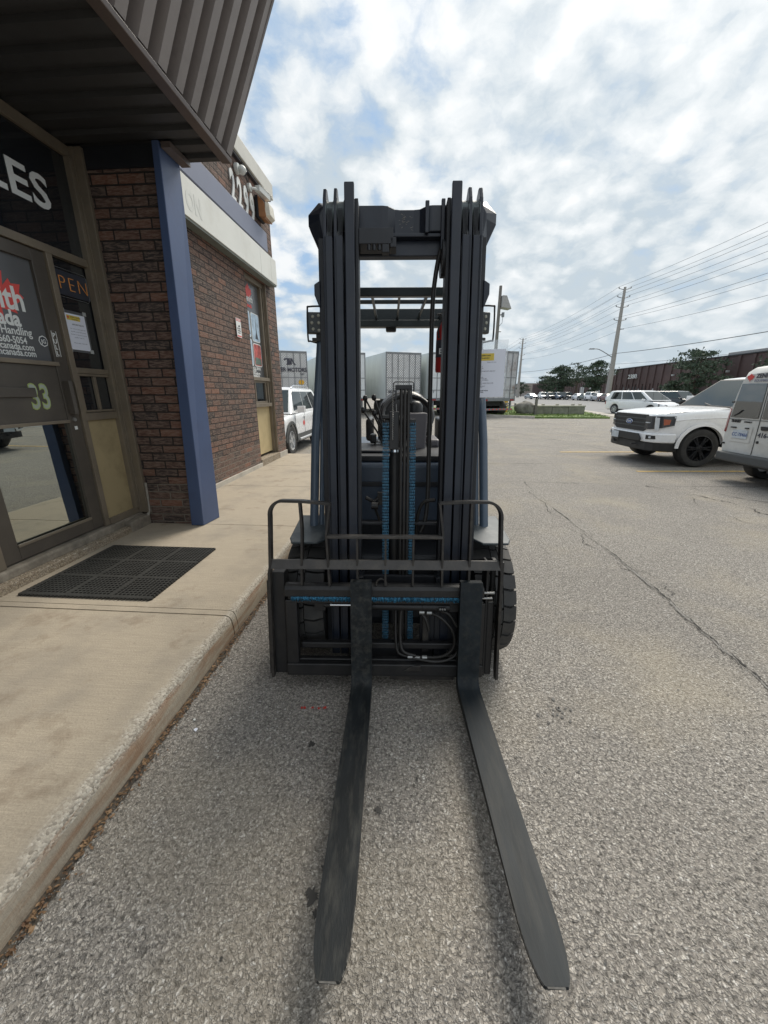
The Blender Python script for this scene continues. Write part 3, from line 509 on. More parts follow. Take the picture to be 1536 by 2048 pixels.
B = empty('brick_storefront', (0,0,0), BA, 'dark brown brick shop building with ribbed metal canopy and white and blue fascia', 'building')
wl = MB()
wl.box(-12, -3.04, 4.30, 7.60, 0.10, 5.40); wl.box(-12, -3.04, 8.67, 9.20, .10, 5.40); wl.box(-12, -3.04, 7.60, 8.67, 3.665, 5.40); wl.box(-12, -3.30, 7.60, 8.67, .1, 3.665)
wl.hexa([(-12,4.03,.10),(-2.40,4.03,.10),(-2.40,4.27,.10),(-12,4.27,.10),(-12,4.03,3.49),(-2.285,4.03,3.49),(-2.285,4.27,3.49),(-12,4.27,3.49)])           # pier beside the entrance
wl.box(-12, -3.04, -6, 4.30, 3.86, 5.40)
wl.box(-12, -2.47, .1, .5, .10, 3.49)
wl.box(-12, -3.04, -6, .1, .10, 3.86)
wl.build('wall', 'brick', B)
bs = MB(); bs.box(-3.05, -3.015, 4.32, 7.60, .10, .225); bs.box(-3.05, -3.015, 8.68, 9.22, .10, .27); bs.build('wall_base', 'kerb', B, bevel=.004)
cpn = MB(); cpn.box(-12.05, -2.95, -6.0, 9.27, 5.33, 5.60); cpn.build('coping', 'coping', B, bevel=.01)
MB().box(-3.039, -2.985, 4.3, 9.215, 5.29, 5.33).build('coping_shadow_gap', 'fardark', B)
MB().box(-3.03, -2.97, 4.31, 8.75, 4.262, 4.585).build('blue_band', 'navyband', B, bevel=.004)
wb = MB(); wb.box(-3.039, -2.88, 4.31, 8.05, 3.700, 4.150); wb.box(-3.039, -2.88, 8.056, 8.60, 3.700, 4.150); wb.box(-3.039, -2.88, 8.606, 8.91, 3.700, 4.150)
wb.build('white_band', 'whiteband', B, bevel=.004)
MB().box(-3.035, -2.895, 4.32, 8.9, 3.672, 3.699).build('band_trim', 'ledge', B)
text('faded_letters', 'ON', .30, 'ghost', B, (-2.8785, 5.56, 3.80), '+x', .0006, .012, sx=.8)
# numerals 2299
for i, ch in enumerate('2299'):
    text('house_number', ch, .62, 'white', B, (-3.028, 7.335+.270*i, 4.595), '+x', .008, .021, sx=.60)
# pier cap and blue column
MB().box(-3.6, -2.27, 4.022, 4.265, 3.492, 3.66).build('pier_cap', 'mastdark', B)
cl_ = MB(); cl_.hexa([(-2.466,3.965,.152),(-2.322,3.965,.152),(-2.290,4.275,.152),(-2.466,4.275,.152),(-2.298,3.965,3.655),(-2.236,3.965,3.655),(-2.232,4.275,3.655),(-2.298,4.275,3.655)]); cl_.build('column', 'navy', B, bevel=.006)
# canopy: sloping ribbed fascia leaning outwards
CE = 4.345; CS = .20
def cxz(z, off=0): return -1.775+.465*(z-3.65)+off
cm = MB(); ribs = []
y = .45
while y < CE-.02:
    for dy, o in ((0, 0), (.090, 0), (.094, -.13), (.182, -.13), (.20, 0)):
        yy = min(y+dy, CE-.01)
        if dy < .2 or yy >= CE-.01: ribs.append((yy, o))
    y += CS
cm.grid([[(cxz(3.69, o), yy, 3.69), (cxz(6.3, o), yy, 6.3)] for yy, o in ribs])
cm.build('canopy_fascia', 'rib', B, recalc=False)
tr = MB()
tr.hexa([(-1.85,.4,3.645),(-1.762,.4,3.640),(-1.762,CE,3.640),(-1.85,CE,3.645),(-1.85,.4,3.69),(-1.752,.4,3.672),(-1.752,CE,3.672),(-1.85,CE,3.69)])
tr.hexa([(cxz(3.65,-.09),CE-.03,3.70),(cxz(3.65,.02),CE-.03,3.70),(cxz(3.65,.02),CE+.003,3.70),(cxz(3.65,-.09),CE+.003,3.70),(cxz(6.3,-.09),CE-.03,6.3),(cxz(6.3,.02),CE-.03,6.3),(cxz(6.3,.02),CE+.003,6.3),(cxz(6.3,-.09),CE+.003,6.3)])
tr.hexa([(cxz(3.65,-.2),CE-.06,3.70),(cxz(3.65,-.09),CE-.06,3.70),(cxz(3.65,-.09),CE,3.70),(cxz(3.65,-.2),CE,3.70),(cxz(6.3,-.5),CE-.06,6.3),(cxz(6.3,-.09),CE-.06,6.3),(cxz(6.3,-.09),CE,6.3),(cxz(6.3,-.5),CE,6.3)])
tr.build('canopy_trim', 'ribtrim', B, bevel=.004)
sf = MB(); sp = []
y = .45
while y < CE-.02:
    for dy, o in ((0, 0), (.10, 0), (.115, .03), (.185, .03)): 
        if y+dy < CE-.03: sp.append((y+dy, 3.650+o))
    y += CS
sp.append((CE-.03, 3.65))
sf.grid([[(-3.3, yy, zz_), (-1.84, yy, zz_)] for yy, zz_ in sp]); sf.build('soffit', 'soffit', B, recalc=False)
MB().box(-3.2, -1.86, .45, CE-.02, 3.72, 6.2).build('canopy_frame', 'mastdark', B)
MB().box(-2.225, -2.14, 3.98, 4.30, 3.605, 3.648).build('soffit_cover', 'ribtrim', B)
# entrance
FX_ = -3.10
fr = MB()
fr.box(FX_-.1, FX_+.02, 3.505, 3.562, .285, 2.70)                 # mullion
fr.box(FX_-.1, FX_+.02, .55, 4.0, 2.70, 2.765)                   # header
fr.box(FX_-.1, FX_+.02, 3.562, 3.985, 1.752, 1.80)
fr.box(FX_-.1, FX_+.02, 3.562, 3.985, 1.325, 1.395)
fr.box(FX_-.1, FX_+.03, 3.562, 3.985, .285, .345)
fr.box(FX_-.1, FX_+.06, 3.985, 4.03, .285, 3.648)
fr.box(FX_-.1, FX_+.02, .55, 3.985, 3.56, 3.648)
fr.box(FX_-.1, FX_+.02, 2.44, 2.498, .285, 2.70)
fr.box(FX_-.1, FX_+.02, .50, .56, .285, 3.648); fr.box(FX_-.1, FX_+.02, 1.45, 1.5, .285, 2.70)
fr.build('entrance_frame', 'bronze', B, bevel=.003)
cj = MB(); cj.box(FX_+.06, FX_+.13, 3.99, 4.028, .285, 3.648); cj.box(FX_-.02, FX_+.045, 3.945, 3.985, .345, 3.56); cj.build('side_jamb', 'bronze', B, bevel=.004)
stp = MB(); stp.box(-3.3, -2.975, .5, 3.80, .10, .215); stp.build('entrance_step', 'aggregate', B, bevel=.012)
stp = MB(); stp.box(-3.3, -3.045, .5, 4.02, .2, .283); stp.box(-3.2, -2.965, 3.70, 4.02, .1, .262); stp.build('entrance_sill', 'sill', B, bevel=.02, seg=3)
ck = MB(); ck.tube([(-2.985,4.0,.25),(-2.97,4.018,.30),(-2.965,4.022,.45),(-2.96,4.022,.62)], [.02,.012,.011,.014], 8); ck.build('caulk_bead', 'caulk', B, smooth=60)
tg = MB(); tg.box(FX_-.03, FX_-.01, .56, 3.985, 2.765, 3.56); tg.build('transom_window', 'shopglass', B)
text('window_lettering', 'SALES', .335, 'white', B, (FX_-.006, 3.705, 3.055), '+x', .001, .006, 'RIGHT', sx=1.15, space=1.05)
sg = MB(); sg.box(FX_-.05, FX_-.03, 3.562, 3.985, 1.80, 2.70); sg.build('side_window', 'shopglass', B)
sl = MB(); sl.box(FX_-.02, FX_+.012, 3.565, 3.983, 1.40, 1.42); sl.box(FX_-.02, FX_+.012, 3.565, 3.983, 1.728, 1.75); sl.box(FX_-.02, FX_+.012, 3.565, 3.585, 1.42, 1.728); sl.box(FX_-.02, FX_+.012, 3.963, 3.983, 1.42, 1.728); sl.box(FX_-.02, FX_+.005, 3.755, 3.785, 1.42, 1.728)
slo = sl.build('sliding_window', 'bronze', B, bevel=.002)
MB().box(FX_-.04, FX_-.025, 3.585, 3.963, 1.42, 1.728).build('pane', 'shopglass', slo)
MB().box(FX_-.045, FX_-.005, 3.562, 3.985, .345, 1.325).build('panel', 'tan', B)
MB().box(FX_-.04, FX_-.01, .56, 2.44, .345, 2.70).build('side_window', 'shopglass', B)
# open sign + notice inside the side window
os_ = empty('open_sign', bw_(FX_-.018, 3.76, 2.51), BA, 'unlit dark sign reading OPEN in orange tubes behind the entrance side window', 'sign')
b = MB(); b.box(-.006, .0, -.215, .175, -.10, .10); b.build('sign_board', 'darkprint', os_, bevel=.004)
b = MB(); b.tube([(.002,-.17,-.115),(.002,.15,-.115),(.002,.175,-.09),(.002,.175,.09),(.002,.15,.115),(.002,-.17,.115)], .0018, 6); b.build('sign_border', 'galv', os_)
text('sign_lettering', 'OPEN', .165, 'neon', os_, (.003, -.31, -.055), '+x', .002, -.0042, space=1.22)
nt = empty('notice', bw_(FX_-.024, 3.72, 2.115), BA, 'white notice taped inside the entrance side window with a yellow heading', 'notice')
MB().box(.0, .002, -.135, .125, -.175, .175).build('plastic_cover', 'vinyl', nt)
MB().box(.0022, .0036, -.112, .105, -.155, .150).build('sheet', 'paper', nt)
MB().box(.0037, .0046, -.10, .045, .095, .135).build('heading', 'yellowprint', nt); leaf('leaf_emblem', 'red', nt, (.0048, -.085, .115), '+x', .014, .0005)
text('print', 'ZENITH CANADA', .018, 'ink', nt, (.0048, -.062, .116), '+x', .0003, sx=.8); text('print', 'EQUIPMENT', .014, 'ink', nt, (.0048, -.05, .099), '+x', .0003)
text('print', 'APPOINTMENTS', .018, 'ink', nt, (.0040, -.055, .055), '+x', .0003)
for i, s_ in enumerate(['For service or parts please call', 'the office and we will come to', 'the door to help you as soon as', 'possible. Thank you.', '', 'Visitors please ring the bell']):
    text('print', s_, .0135, 'greyink', nt, (.0040, 0, .02-.024*i), '+x', .0003, align='CENTER')
tp = MB()
for yy, zz_ in ((-.13,.17),(.11,.17),(-.13,-.165),(.115,-.16)): tp.box(.0048, .0054, yy-.02, yy+.02, zz_-.016, zz_+.016)
tp.build('tape', 'tape', nt)
# door
dr_ = MB()
dr_.box(FX_-.06, FX_-.002, 2.502, 2.64, .295, 2.695); dr_.box(FX_-.06, FX_-.002, 3.375, 3.501, .295, 2.695)
dr_.box(FX_-.06, FX_-.002, 2.64, 3.375, 2.60, 2.695); dr_.box(FX_-.06, FX_-.002, 2.64, 3.375, .295, .405)
dr_.box(FX_-.06, FX_-.010, 2.64, 3.375, 1.34, 1.80)
dr_.build('door', 'darkbronze', B, bevel=.004)
DOOR = [o for o in bpy.data.objects if o.name == 'door'][0]
b = MB(); b.box(FX_-.012, FX_+.012, 2.52, 3.40, 1.80, 1.835); b.box(FX_-.012, FX_+.004, 2.62, 3.385, 1.318, 1.345); b.box(FX_-.012, FX_+.006, 2.64, 3.375, .40, .425); b.build('door_rail', 'bronze', DOOR, bevel=.004)
MB().box(FX_-.045, FX_-.030, 2.64, 3.375, .405, 1.34).build('glass_pane', 'mirror', DOOR)
MB().box(FX_-.045, FX_-.030, 2.64, 3.375, 1.835, 2.60).build('glass_pane', 'vinyl', DOOR)
b = MB(); b.box(FX_-.009, FX_+.012, 2.60, 3.115, 1.545, 1.618); b.build('mail_slot', 'darkbronze', DOOR, bevel=.004)
b = MB(); b.prism([(FX_-.002, 3.395),(FX_+.055, 3.40),(FX_+.060,3.43),(FX_+.055,3.445),(FX_-.002,3.445)], 1.395, 1.68, 'z'); b.build('door_handle', 'darkbronze', DOOR, bevel=.003)
b = MB(); b.cyl((FX_-.002,3.43,1.345),(FX_+.012,3.43,1.345),.017); b.build('lock', 'steel', DOOR); MB().box(FX_-.0018, FX_, 3.42, 3.45, 1.255, 1.285).build('sticker', 'white', DOOR)
text('door_number', '33', .275, 'lime', DOOR, (FX_-.0095, 3.065, 1.455), '+x', .0008, .010, sx=.66, space=1.05); text('door_number', '33', .275, 'silverdig', DOOR, (FX_-.0085, 3.065, 1.455), '+x', .001, .001, sx=.66, space=1.05)
GP = FX_-.029
leaf('leaf_emblem', 'red', DOOR, (GP, 3.03, 2.275), '+x', .235, .0008)
text('door_lettering', 'Zenith', .235, 'white', DOOR, (GP+.001, 3.245, 2.205), '+x', .0006, .006, 'RIGHT', sx=.85)
text('door_lettering', 'Canada', .155, 'white', DOOR, (GP+.001, 3.17, 2.085), '+x', .0006, .005, 'RIGHT', sx=.85)
text('door_lettering', 'Material Handling', .085, 'white', DOOR, (GP, 3.245, 2.018), '+x', .0006, .001, 'RIGHT', sx=.85)
text('door_lettering', '416-660-5054', .070, 'white', DOOR, (GP, 3.185, 1.955), '+x', .0006, .001, 'RIGHT', sx=.85)
text('door_lettering', 'sales@zenithcanada.com', .070, 'white', DOOR, (GP, 3.235, 1.908), '+x', .0006, .001, 'RIGHT', sx=.85)
text('door_lettering', 'www.zenithcanada.com', .070, 'white', DOOR, (GP, 3.24, 1.862), '+x', .0006, .001, 'RIGHT', sx=.85)
b = MB(); b.lathe([(0.0001,0),(.044,0),(.044,.001),(0.0001,.001)], (GP, 3.335, 1.995), 'x', 8); b.build('sticker', 'white', DOOR)
b = MB(); b.lathe([(0.0001,0),(.036,0),(.036,.001),(0.0001,.001)], (GP+.0012, 3.335, 1.995), 'x', 8); b.build('sticker', 'darkprint', DOOR)
text('sticker_lettering', 'JG', .045, 'white', DOOR, (GP+.0024, 3.335, 1.978), '+x', .0003, .001, 'CENTER')
b = MB(); b.tube([(FX_+.001,3.40,1.88),(FX_+.001,3.445,1.88),(FX_+.001,3.445,2.085),(FX_+.001,3.40,2.085),(FX_+.001,3.40,1.88)], .0022, 6); b.build('pull_sign', 'white', DOOR)
for i, ch in enumerate('PULL'): text('pull_lettering', ch, .052, 'white', DOOR, (FX_-.0015, 3.422, 2.035-.048*i), '+x', .0008, .001, 'CENTER')
# tall window in the long wall
wf = MB()
wf.box(-3.20, -3.10, 7.602, 7.66, .29, 3.66); wf.box(-3.20, -3.10, 8.60, 8.668, .29, 3.66); wf.box(-3.20, -3.10, 7.66, 8.60, 3.58, 3.66)
wf.box(-3.20, -3.08, 7.66, 8.60, 1.81, 1.875); wf.box(-3.20, -3.075, 7.66, 8.60, 1.30, 1.37); wf.box(-3.20, -3.11, 8.50, 8.56, 1.37, 3.58)
wf.box(-3.10, -3.045, 8.635, 8.668, .29, 3.66)
TW = wf.build('window', 'bronze', B, bevel=.004); TW['label'] = 'tall bronze framed window with dark advertising film'
MB().box(-3.19, -3.17, 7.66, 8.60, 1.875, 3.58).build('pane', 'vinyl', TW)
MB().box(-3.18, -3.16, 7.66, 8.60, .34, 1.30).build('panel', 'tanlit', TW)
b = MB(); b.box(-3.165, -3.13, 7.70, 8.56, 1.37, 1.41); b.box(-3.165, -3.13, 7.70, 8.56, 1.77, 1.81); b.box(-3.165, -3.13, 7.86, 7.9, 1.41, 1.77); b.box(-3.165, -3.13, 8.42, 8.46, 1.41, 1.77); b.build('sliding_sash', 'bronze', TW, bevel=.003)
MB().box(-3.175, -3.16, 7.66, 8.60, 1.37, 1.81).build('pane', 'shopglass', TW)
MB().box(-3.30, -3.02, 7.602, 8.668, .10, .285).build('window_sill', 'aggregate', B, bevel=.01)
PX = -3.168
leaf('leaf_emblem', 'red', TW, (PX, 8.02, 3.38), '+x', .17, .001); text('poster_lettering', 'Zenith', .16, 'white', TW, (PX+.002, 7.82, 3.24), '+x', .0006, .005, sx=.9); text('poster_lettering', 'Canada', .09, 'red', TW, (PX+.002, 7.86, 3.14), '+x', .0006, .004)
def rrect(y0, y1, z0, z1, r=.05):
    o = []
    for cy_, cz_, a0 in ((y1-r, z1-r, 0), (y0+r, z1-r, 90), (y0+r, z0+r, 180), (y1-r, z0+r, 270)):
        for k in range(5): a = R(a0+22.5*k); o.append((cy_+r*math.cos(a), cz_+r*math.sin(a)))
    return o
for y0, y1, z0, z1, m_ in ((7.69,7.98,2.62,3.05,'skyprint'),(8.05,8.42,2.56,3.05,'skyprint'),(7.69,7.98,2.1,2.56,'skyprint'),(8.05,8.42,2.1,2.5,'redprint')):
    b = MB(); b.prism(rrect(y0-.015,y1+.015,z0-.015,z1+.015), PX, PX+.001, 'x'); b.build('photo_border', 'white', TW)
    b = MB(); b.prism(rrect(y0,y1,z0,z1), PX, PX+.002, 'x'); b.build('photo_print', m_, TW)
b = MB(); b.prism([(8.18,2.6),(8.34,2.6),(8.28,2.72),(8.255,2.98),(8.235,2.72)], PX, PX+.003, 'x'); b.prism([(7.72,2.66),(7.96,2.66),(7.94,2.72),(7.85,2.76),(7.75,2.71)], PX, PX+.003, 'x'); b.build('photo_silhouette', 'darkprint', TW)
b = MB(); b.prism([(8.07,2.12),(8.40,2.12),(8.38,2.24),(8.10,2.26)], PX, PX+.003, 'x'); b.build('photo_silhouette', 'greenprint', TW)
for i, (s_, z_) in enumerate((('SALES, RENTAL, SERVICE', 2.0), ('T: 416-660-5054', 1.96-.03), ('sales@zenithcanada.com', 1.92-.03*2+.0), ('www.zenithcanada.com', 1.905-.03*2-.0))):
    text('poster_lettering', s_, .07, 'white', TW, (PX, 7.68, 2.02-.045*i*1.0-.0), '+x', .0006, .002, sx=.85)
# warning sign on the bricks
wsn = empty('warning_sign', bw_(-3.02, 7.09, 2.64), BA, 'small white and red warning sign screwed to the long brick wall', 'sign')
MB().box(-.004, .004, -.095, .095, -.15, .15).build('sign_board', 'white', wsn, bevel=.002)
b = MB(); b.box(.0042, .005, -.085, .085, .105, .14); b.box(.0042, .005, -.085, .085, -.14, -.12); b.build('sign_stripe', 'red', wsn); text('sign_lettering', 'WARNING', .03, 'white', wsn, (.0052, 0, .112), '+x', .0003, .001, 'CENTER')
b = MB(); b.prism([(-.03,.02),(.01,.05),(.045,.04),(.04,.02),(0,.01)], .0042, .0052, 'x'); b.build('camera_symbol', 'ink', wsn)
for i, s_ in enumerate(('SECURITY', 'CAMERAS', 'IN USE')): text('sign_lettering', s_, .03, 'ink', wsn, (.0045, 0, -.02-.034*i), '+x', .0003, .001, 'CENTER')
# cameras and wall light
c1 = empty('dome_camera', bw_(-3.03, 7.62, 5.13), BA, 'white turret security camera under the roof edge, nearer the canopy', 'camera', 'security cameras above the house number')
b = MB(); b.lathe([(.0001,0),(.075,0),(.08,.02),(.07,.06),(.0001,.06)], (0,0,0), 'x', 24); b.build('camera_base', 'camwhite', c1, smooth=40)
b = MB(); b.lathe([(.0001,-.07),(.035,-.065),(.062,-.03),(.068,0),(.062,.03),(.035,.055),(.0001,.06)], (.10,.03,-.01), 'y', 24); b.build('camera_head', 'camwhite', c1, smooth=60)
b = MB(); b.lathe([(.0001,0),(.042,0),(.038,.012),(.0001,.016)], (0,0,0), 'x', 20); b.build('camera_lens', 'darkprint', c1, (.135,.075,-.035), (0,R(20),R(40)), smooth=40)
c2 = empty('bullet_camera', bw_(-3.03, 8.12, 5.08), BA, 'white bullet security camera pointing right, beside the flood lamp', 'camera', 'security cameras above the house number')
b = MB(); b.lathe([(.0001,0),(.06,0),(.062,.05),(.0001,.055)], (0,0,0), 'x', 20); b.build('camera_base', 'camwhite', c2, smooth=40)
b = MB(); b.tube([(.05,0,-.01),(.11,.03,-.01),(.13,.10,.0)], .022, 10); b.build('camera_arm', 'camwhite', c2, smooth=60)
b = MB(); b.box(-.05,.05,-.02,.34,-.045,.045); b.box(-.056,.056,.0,.40,.047,.056); b.build('camera_body', 'camwhite', c2, (.14,.10,.02), (R(-4),0,R(-12)), bevel=.01)
b = MB(); b.tube([(.02,-.42,.48),(.03,-.36,.30),(.06,-.30,.16),(.03,-.08,.04)], .008, 8); b.build('camera_cable', 'hose', c2, smooth=60)
fl = empty('flood_lamp', bw_(-3.03, 8.56, 4.92), BA, 'rusty orange and cream glass wall flood lamp at the building corner', 'lamp')
b = MB(); b.box(0,.06,-.16,.16,-.19,.17); b.build('back_box', 'mastdark', fl, bevel=.008)
b = MB(); b.hexa([(.06,-.16,-.17),(.20,-.16,-.20),(.20,.17,-.20),(.06,.17,-.17),(.06,-.16,.17),(.17,-.16,.05),(.17,.17,.05),(.06,.17,.17)]); b.build('lamp_housing', 'rust', fl, bevel=.006)
b = MB(); b.hexa([(.17,-.155,-.20),(.27,-.13,-.15),(.27,.14,-.15),(.17,.165,-.20),(.19,-.155,.06),(.25,-.13,.05),(.25,.14,.05),(.19,.165,.06)]); b.build('lamp_glass', 'lens', fl, bevel=.01)

# door mat
mt_ = MB(); nx_, ny_ = 33, 31; mx0, mx1, my0, my1 = -2.875, -1.855, 2.35, 3.305
cw, ch_ = (mx1-mx0)/nx_, (my1-my0)/ny_; zt, zb = .166, .153
for i in range(nx_):
    for j in range(ny_):
        x0 = mx0+i*cw; y0 = my0+j*ch_; cxm, cym = x0+cw/2, y0+ch_/2
        solid = (i % 11 == 0 and i) or (j % 10 == 0 and 0 < j < 30) or (i == 0) or (j == 0)
        if solid and (i % 11 == 0 or j % 10 == 0):
            mt_.box(x0, x0+cw, y0, y0+ch_, zb, zt+.001) if (i % 11 == 0 and i) or (j % 10 == 0 and j) else mt_.box(x0, x0+cw, y0, y0+ch_, zb, zt)
            continue
        out = [(x0,y0),(cxm,y0),(x0+cw,y0),(x0+cw,cym),(x0+cw,y0+ch_),(cxm,y0+ch_),(x0,y0+ch_),(x0,cym)]
        r = .0118; inn = [(cxm+r*math.cos(R(225+45*k)), cym+r*math.sin(R(225+45*k))) for k in range(8)]
        vs = [(a, b_, zt) for a, b_ in out]+[(a, b_, zt) for a, b_ in inn]+[(a, b_, zb) for a, b_ in inn]
        fs = [(k, (k+1) % 8, (k+1) % 8+8, k+8) for k in range(8)]+[(k+8, (k+1) % 8+8, (k+1) % 8+16, k+16) for k in range(8)]
        mt_.add(vs, fs)
for k in range(nx_):
    for yy in (my0-.008, my1): mt_.box(mx0+k*cw+.006, mx0+(k+1)*cw-.006, yy, yy+.008, zb, zt-.002)
for k in range(ny_): mt_.box(mx1, mx1+.008, my0+k*ch_+.006, my0+(k+1)*ch_-.006, zb, zt-.002); mt_.box(mx0-.008, mx0, my0+k*ch_+.006, my0+(k+1)*ch_-.006, zb, zt-.002)
tag(mt_.build('door_mat', 'rubber', None, (0,0,0), (0,0,BA), recalc=False), 'black perforated rubber mat on the sidewalk before the door', 'mat')

# ================================================================== FORKLIFT
FK = empty('forklift', (0.085, 1.91, 0), -R(1.0), 'dark blue and black counterbalance forklift with a triple mast parked by the kerb', 'forklift')
TR = (-R(7.0), 0, 0)
def mast(mb, name, m, parent=None, **k):
    if parent is None: return mb.build(name, m, FK, (0,0,0), TR, **k)
    return mb.build(name, m, parent, **k)
for s in (1, -1):
    def bx_(mb, xa, xb, *r): mb.box(min(s*xa, s*xb), max(s*xa, s*xb), *r); return mb
    b = MB(); bx_(b, .343, .386, 0, .018, .12, 2.328); bx_(b, .343, .386, .15, .168, .12, 2.49)
    b.prism([(0.0,.12),(.168,.12),(.168,2.47),(.12,2.53),(.07,2.562),(.045,2.555),(.02,2.50),(.0,2.335)], s*.371, s*.388, 'x')
    o = mast(b, 'outer_rail', 'mast', bevel=.003)
    b = MB(); bx_(b, .291, .333, -.004, .014, .12, 2.328); bx_(b, .291, .333, .135, .15, .12, 2.49)
    b.prism([(-.004,.12),(.15,.12),(.15,2.47),(.11,2.53),(.065,2.562),(.04,2.555),(.016,2.50),(-.004,2.335)], s*.319, s*.335, 'x')
    mast(b, 'middle_rail', 'mast', bevel=.003)
    b = MB(); bx_(b, .232, .279, -.022, .0, .12, 2.548); bx_(b, .232, .279, .11, .13, .12, 2.548); bx_(b, .262, .2795, -.021, .129, .121, 2.547)
    mast(b, 'inner_rail', 'mast', bevel=.004)
    b = MB(); bx_(b, .216, .232, .02, .12, .2, 2.50); mast(b, 'rail_liner', 'mastdark', bevel=.002)
    for xc in (.354, .303):
        b = MB(); b.lathe([(.012,-.021),(.066,-.021),(.066,-.016),(.060,-.014),(.060,.014),(.066,.016),(.066,.021),(.012,.021)], (s*xc, .075, 2.447), 'x', 30)
        mast(b, 'sheave', 'sheave', smooth=30)
        b = MB(); 
        for k in range(4): b.box(s*xc-.011+k*.006, s*xc-.008+k*.006, .005, .012, 1.9, 2.45)
        mast(b, 'lift_chain', 'mastdark')
    # outer ears of the top cross tie and the smaller lower bracket
    pr = [(.388,2.545),(.437,2.555),(.497,2.495),(.497,2.44),(.449,2.345),(.430,2.335),(.388,2.335)]
    ft = [(.388,2.50),(.400,2.50),(.418,2.465),(.418,2.44),(.405,2.37),(.400,2.36),(.388,2.36)]
    pr = [(.388,2.545),(.430,2.553),(.486,2.495),(.486,2.445),(.443,2.35),(.428,2.338),(.388,2.335)]
    n7 = len(pr); b = MB(); b.add([(s*x,.085,z) for x,z in ft]+[(s*x,.15,z) for x,z in pr]+[(s*x,.23,z) for x,z in pr], [tuple(range(n7)), tuple(range(2*n7,3*n7))]+[(k,(k+1)%n7,(k+1)%n7+n7,k+n7) for k in range(n7)]+[(k+n7,(k+1)%n7+n7,(k+1)%n7+2*n7,k+2*n7) for k in range(n7)]); mast(b, 'tie_ear', 'mast', bevel=.005)
    b = MB(); bx_(b, .388, .428, .09, .17, .12, 2.36); mast(b, 'outer_stiffener', 'mastdark', bevel=.003)
    b = MB(); b.prism([(s*.42,2.16),(s*.452,2.14),(s*.452,2.09),(s*.428,2.03),(s*.42,2.03)], .08, .18, 'y'); mast(b, 'hose_bracket', 'mast', bevel=.004)
# cross ties
b = MB(); hat = [(-.232,.10),(-.10,.10),(-.072,.105),(-.035,.135),(-.01,.14),(.06,.14),(.09,.135),(.125,.105),(.15,.10),(.232,.10),(.232,.17),(-.232,.17)]
b.prism(hat, 2.392, 2.512, 'z'); mast(b, 'top_cross_tie', 'mast', bevel=.005)
b = MB(); rs = random.Random(3)
for k in range(26):
    x = .005+rs.gauss(0,.022); z = 2.462+rs.gauss(0,.018); l = rs.uniform(.003,.012); a = rs.uniform(-.6,.6); b.add([(x,.1385,z),(x+l*math.cos(a),.1385,z+l*math.sin(a)),(x+l*math.cos(a),.1385,z+l*math.sin(a)+.0016),(x,.1385,z+.0012)], [(0,1,2,3)])
mast(b, 'paint_scuff', 'forkedge', recalc=False)
b = MB(); b.box(-.232,.232,.15,.20,2.30,2.388); b.box(-.232,.232,.11,.15,2.372,2.391); mast(b, 'lower_cross_tie', 'mast', bevel=.004)
b = MB(); b.box(.115,.135,.085,.10,2.38,2.525); b.box(.195,.214,.08,.10,2.30,2.53); mast(b, 'tie_clamp', 'mast', bevel=.003)
b = MB(); b.box(-.215,-.045,.02,.13,2.30,2.372); b.box(-.06,-.03,.02,.10,2.285,2.33)
for k in range(4): b.cyl((-.165+k*.026,.03,2.30), (-.165+k*.026,.03,2.272), .010, 10)
b.box(-.10,-.065,.02,.06,2.262,2.30); mast(b, 'valve_block', 'mastdark', bevel=.003)
b = MB(); b.box(-.23,.23,.12,.15,.865,.882); b.box(-.24,.24,.10,.14,.30,.42); mast(b, 'lower_cross_tie', 'mastdark', bevel=.003)
# big guide roller plate low behind right inner rail + hoses over the mast
b = MB(); b.lathe([(.0001,-.012),(.085,-.012),(.085,.012),(.0001,.012)], (.214,.12,2.27), 'x', 30); mast(b, 'hose_pulley', 'mastdark', smooth=40)
def curve_pts(P, n=8):
    P = [Vector(p) for p in P]; out = []
    for i in range(len(P)-1):
        p0 = P[max(i-1,0)]; p1 = P[i]; p2 = P[i+1]; p3 = P[min(i+2,len(P)-1)]
        for k in range(n):
            t = k/n; out.append(0.5*((2*p1)+(-p0+p2)*t+(2*p0-5*p1+4*p2-p3)*t*t+(-p0+3*p1-3*p2+p3)*t**3))
    out.append(P[-1]); return out
b = MB(); b.tube(curve_pts([(.222,.13,2.36),(.197,.14,2.30),(.178,.15,2.19),(.168,.155,2.05),(.166,.16,1.7),(.166,.16,1.3),(.164,.15,1.05),(.152,.14,.90),(.125,.14,.82)]), .0125, 12); mast(b, 'mast_hose', 'hose', smooth=60)
b = MB(); b.tube(curve_pts([(.10,.15,.80),(.105,.12,.92),(.135,.10,1.00),(.20,.08,1.02)]), .010, 10); mast(b, 'mast_hose', 'hose', smooth=60)
b = MB()
for k in range(92): z = .42+k*.0215; b.box(-.2255,-.222,.028,.034,z,z+.016); b.box(-.2205,-.217,.028,.034,z+.009,z+.023)
mast(b, 'lift_chain', 'steel')
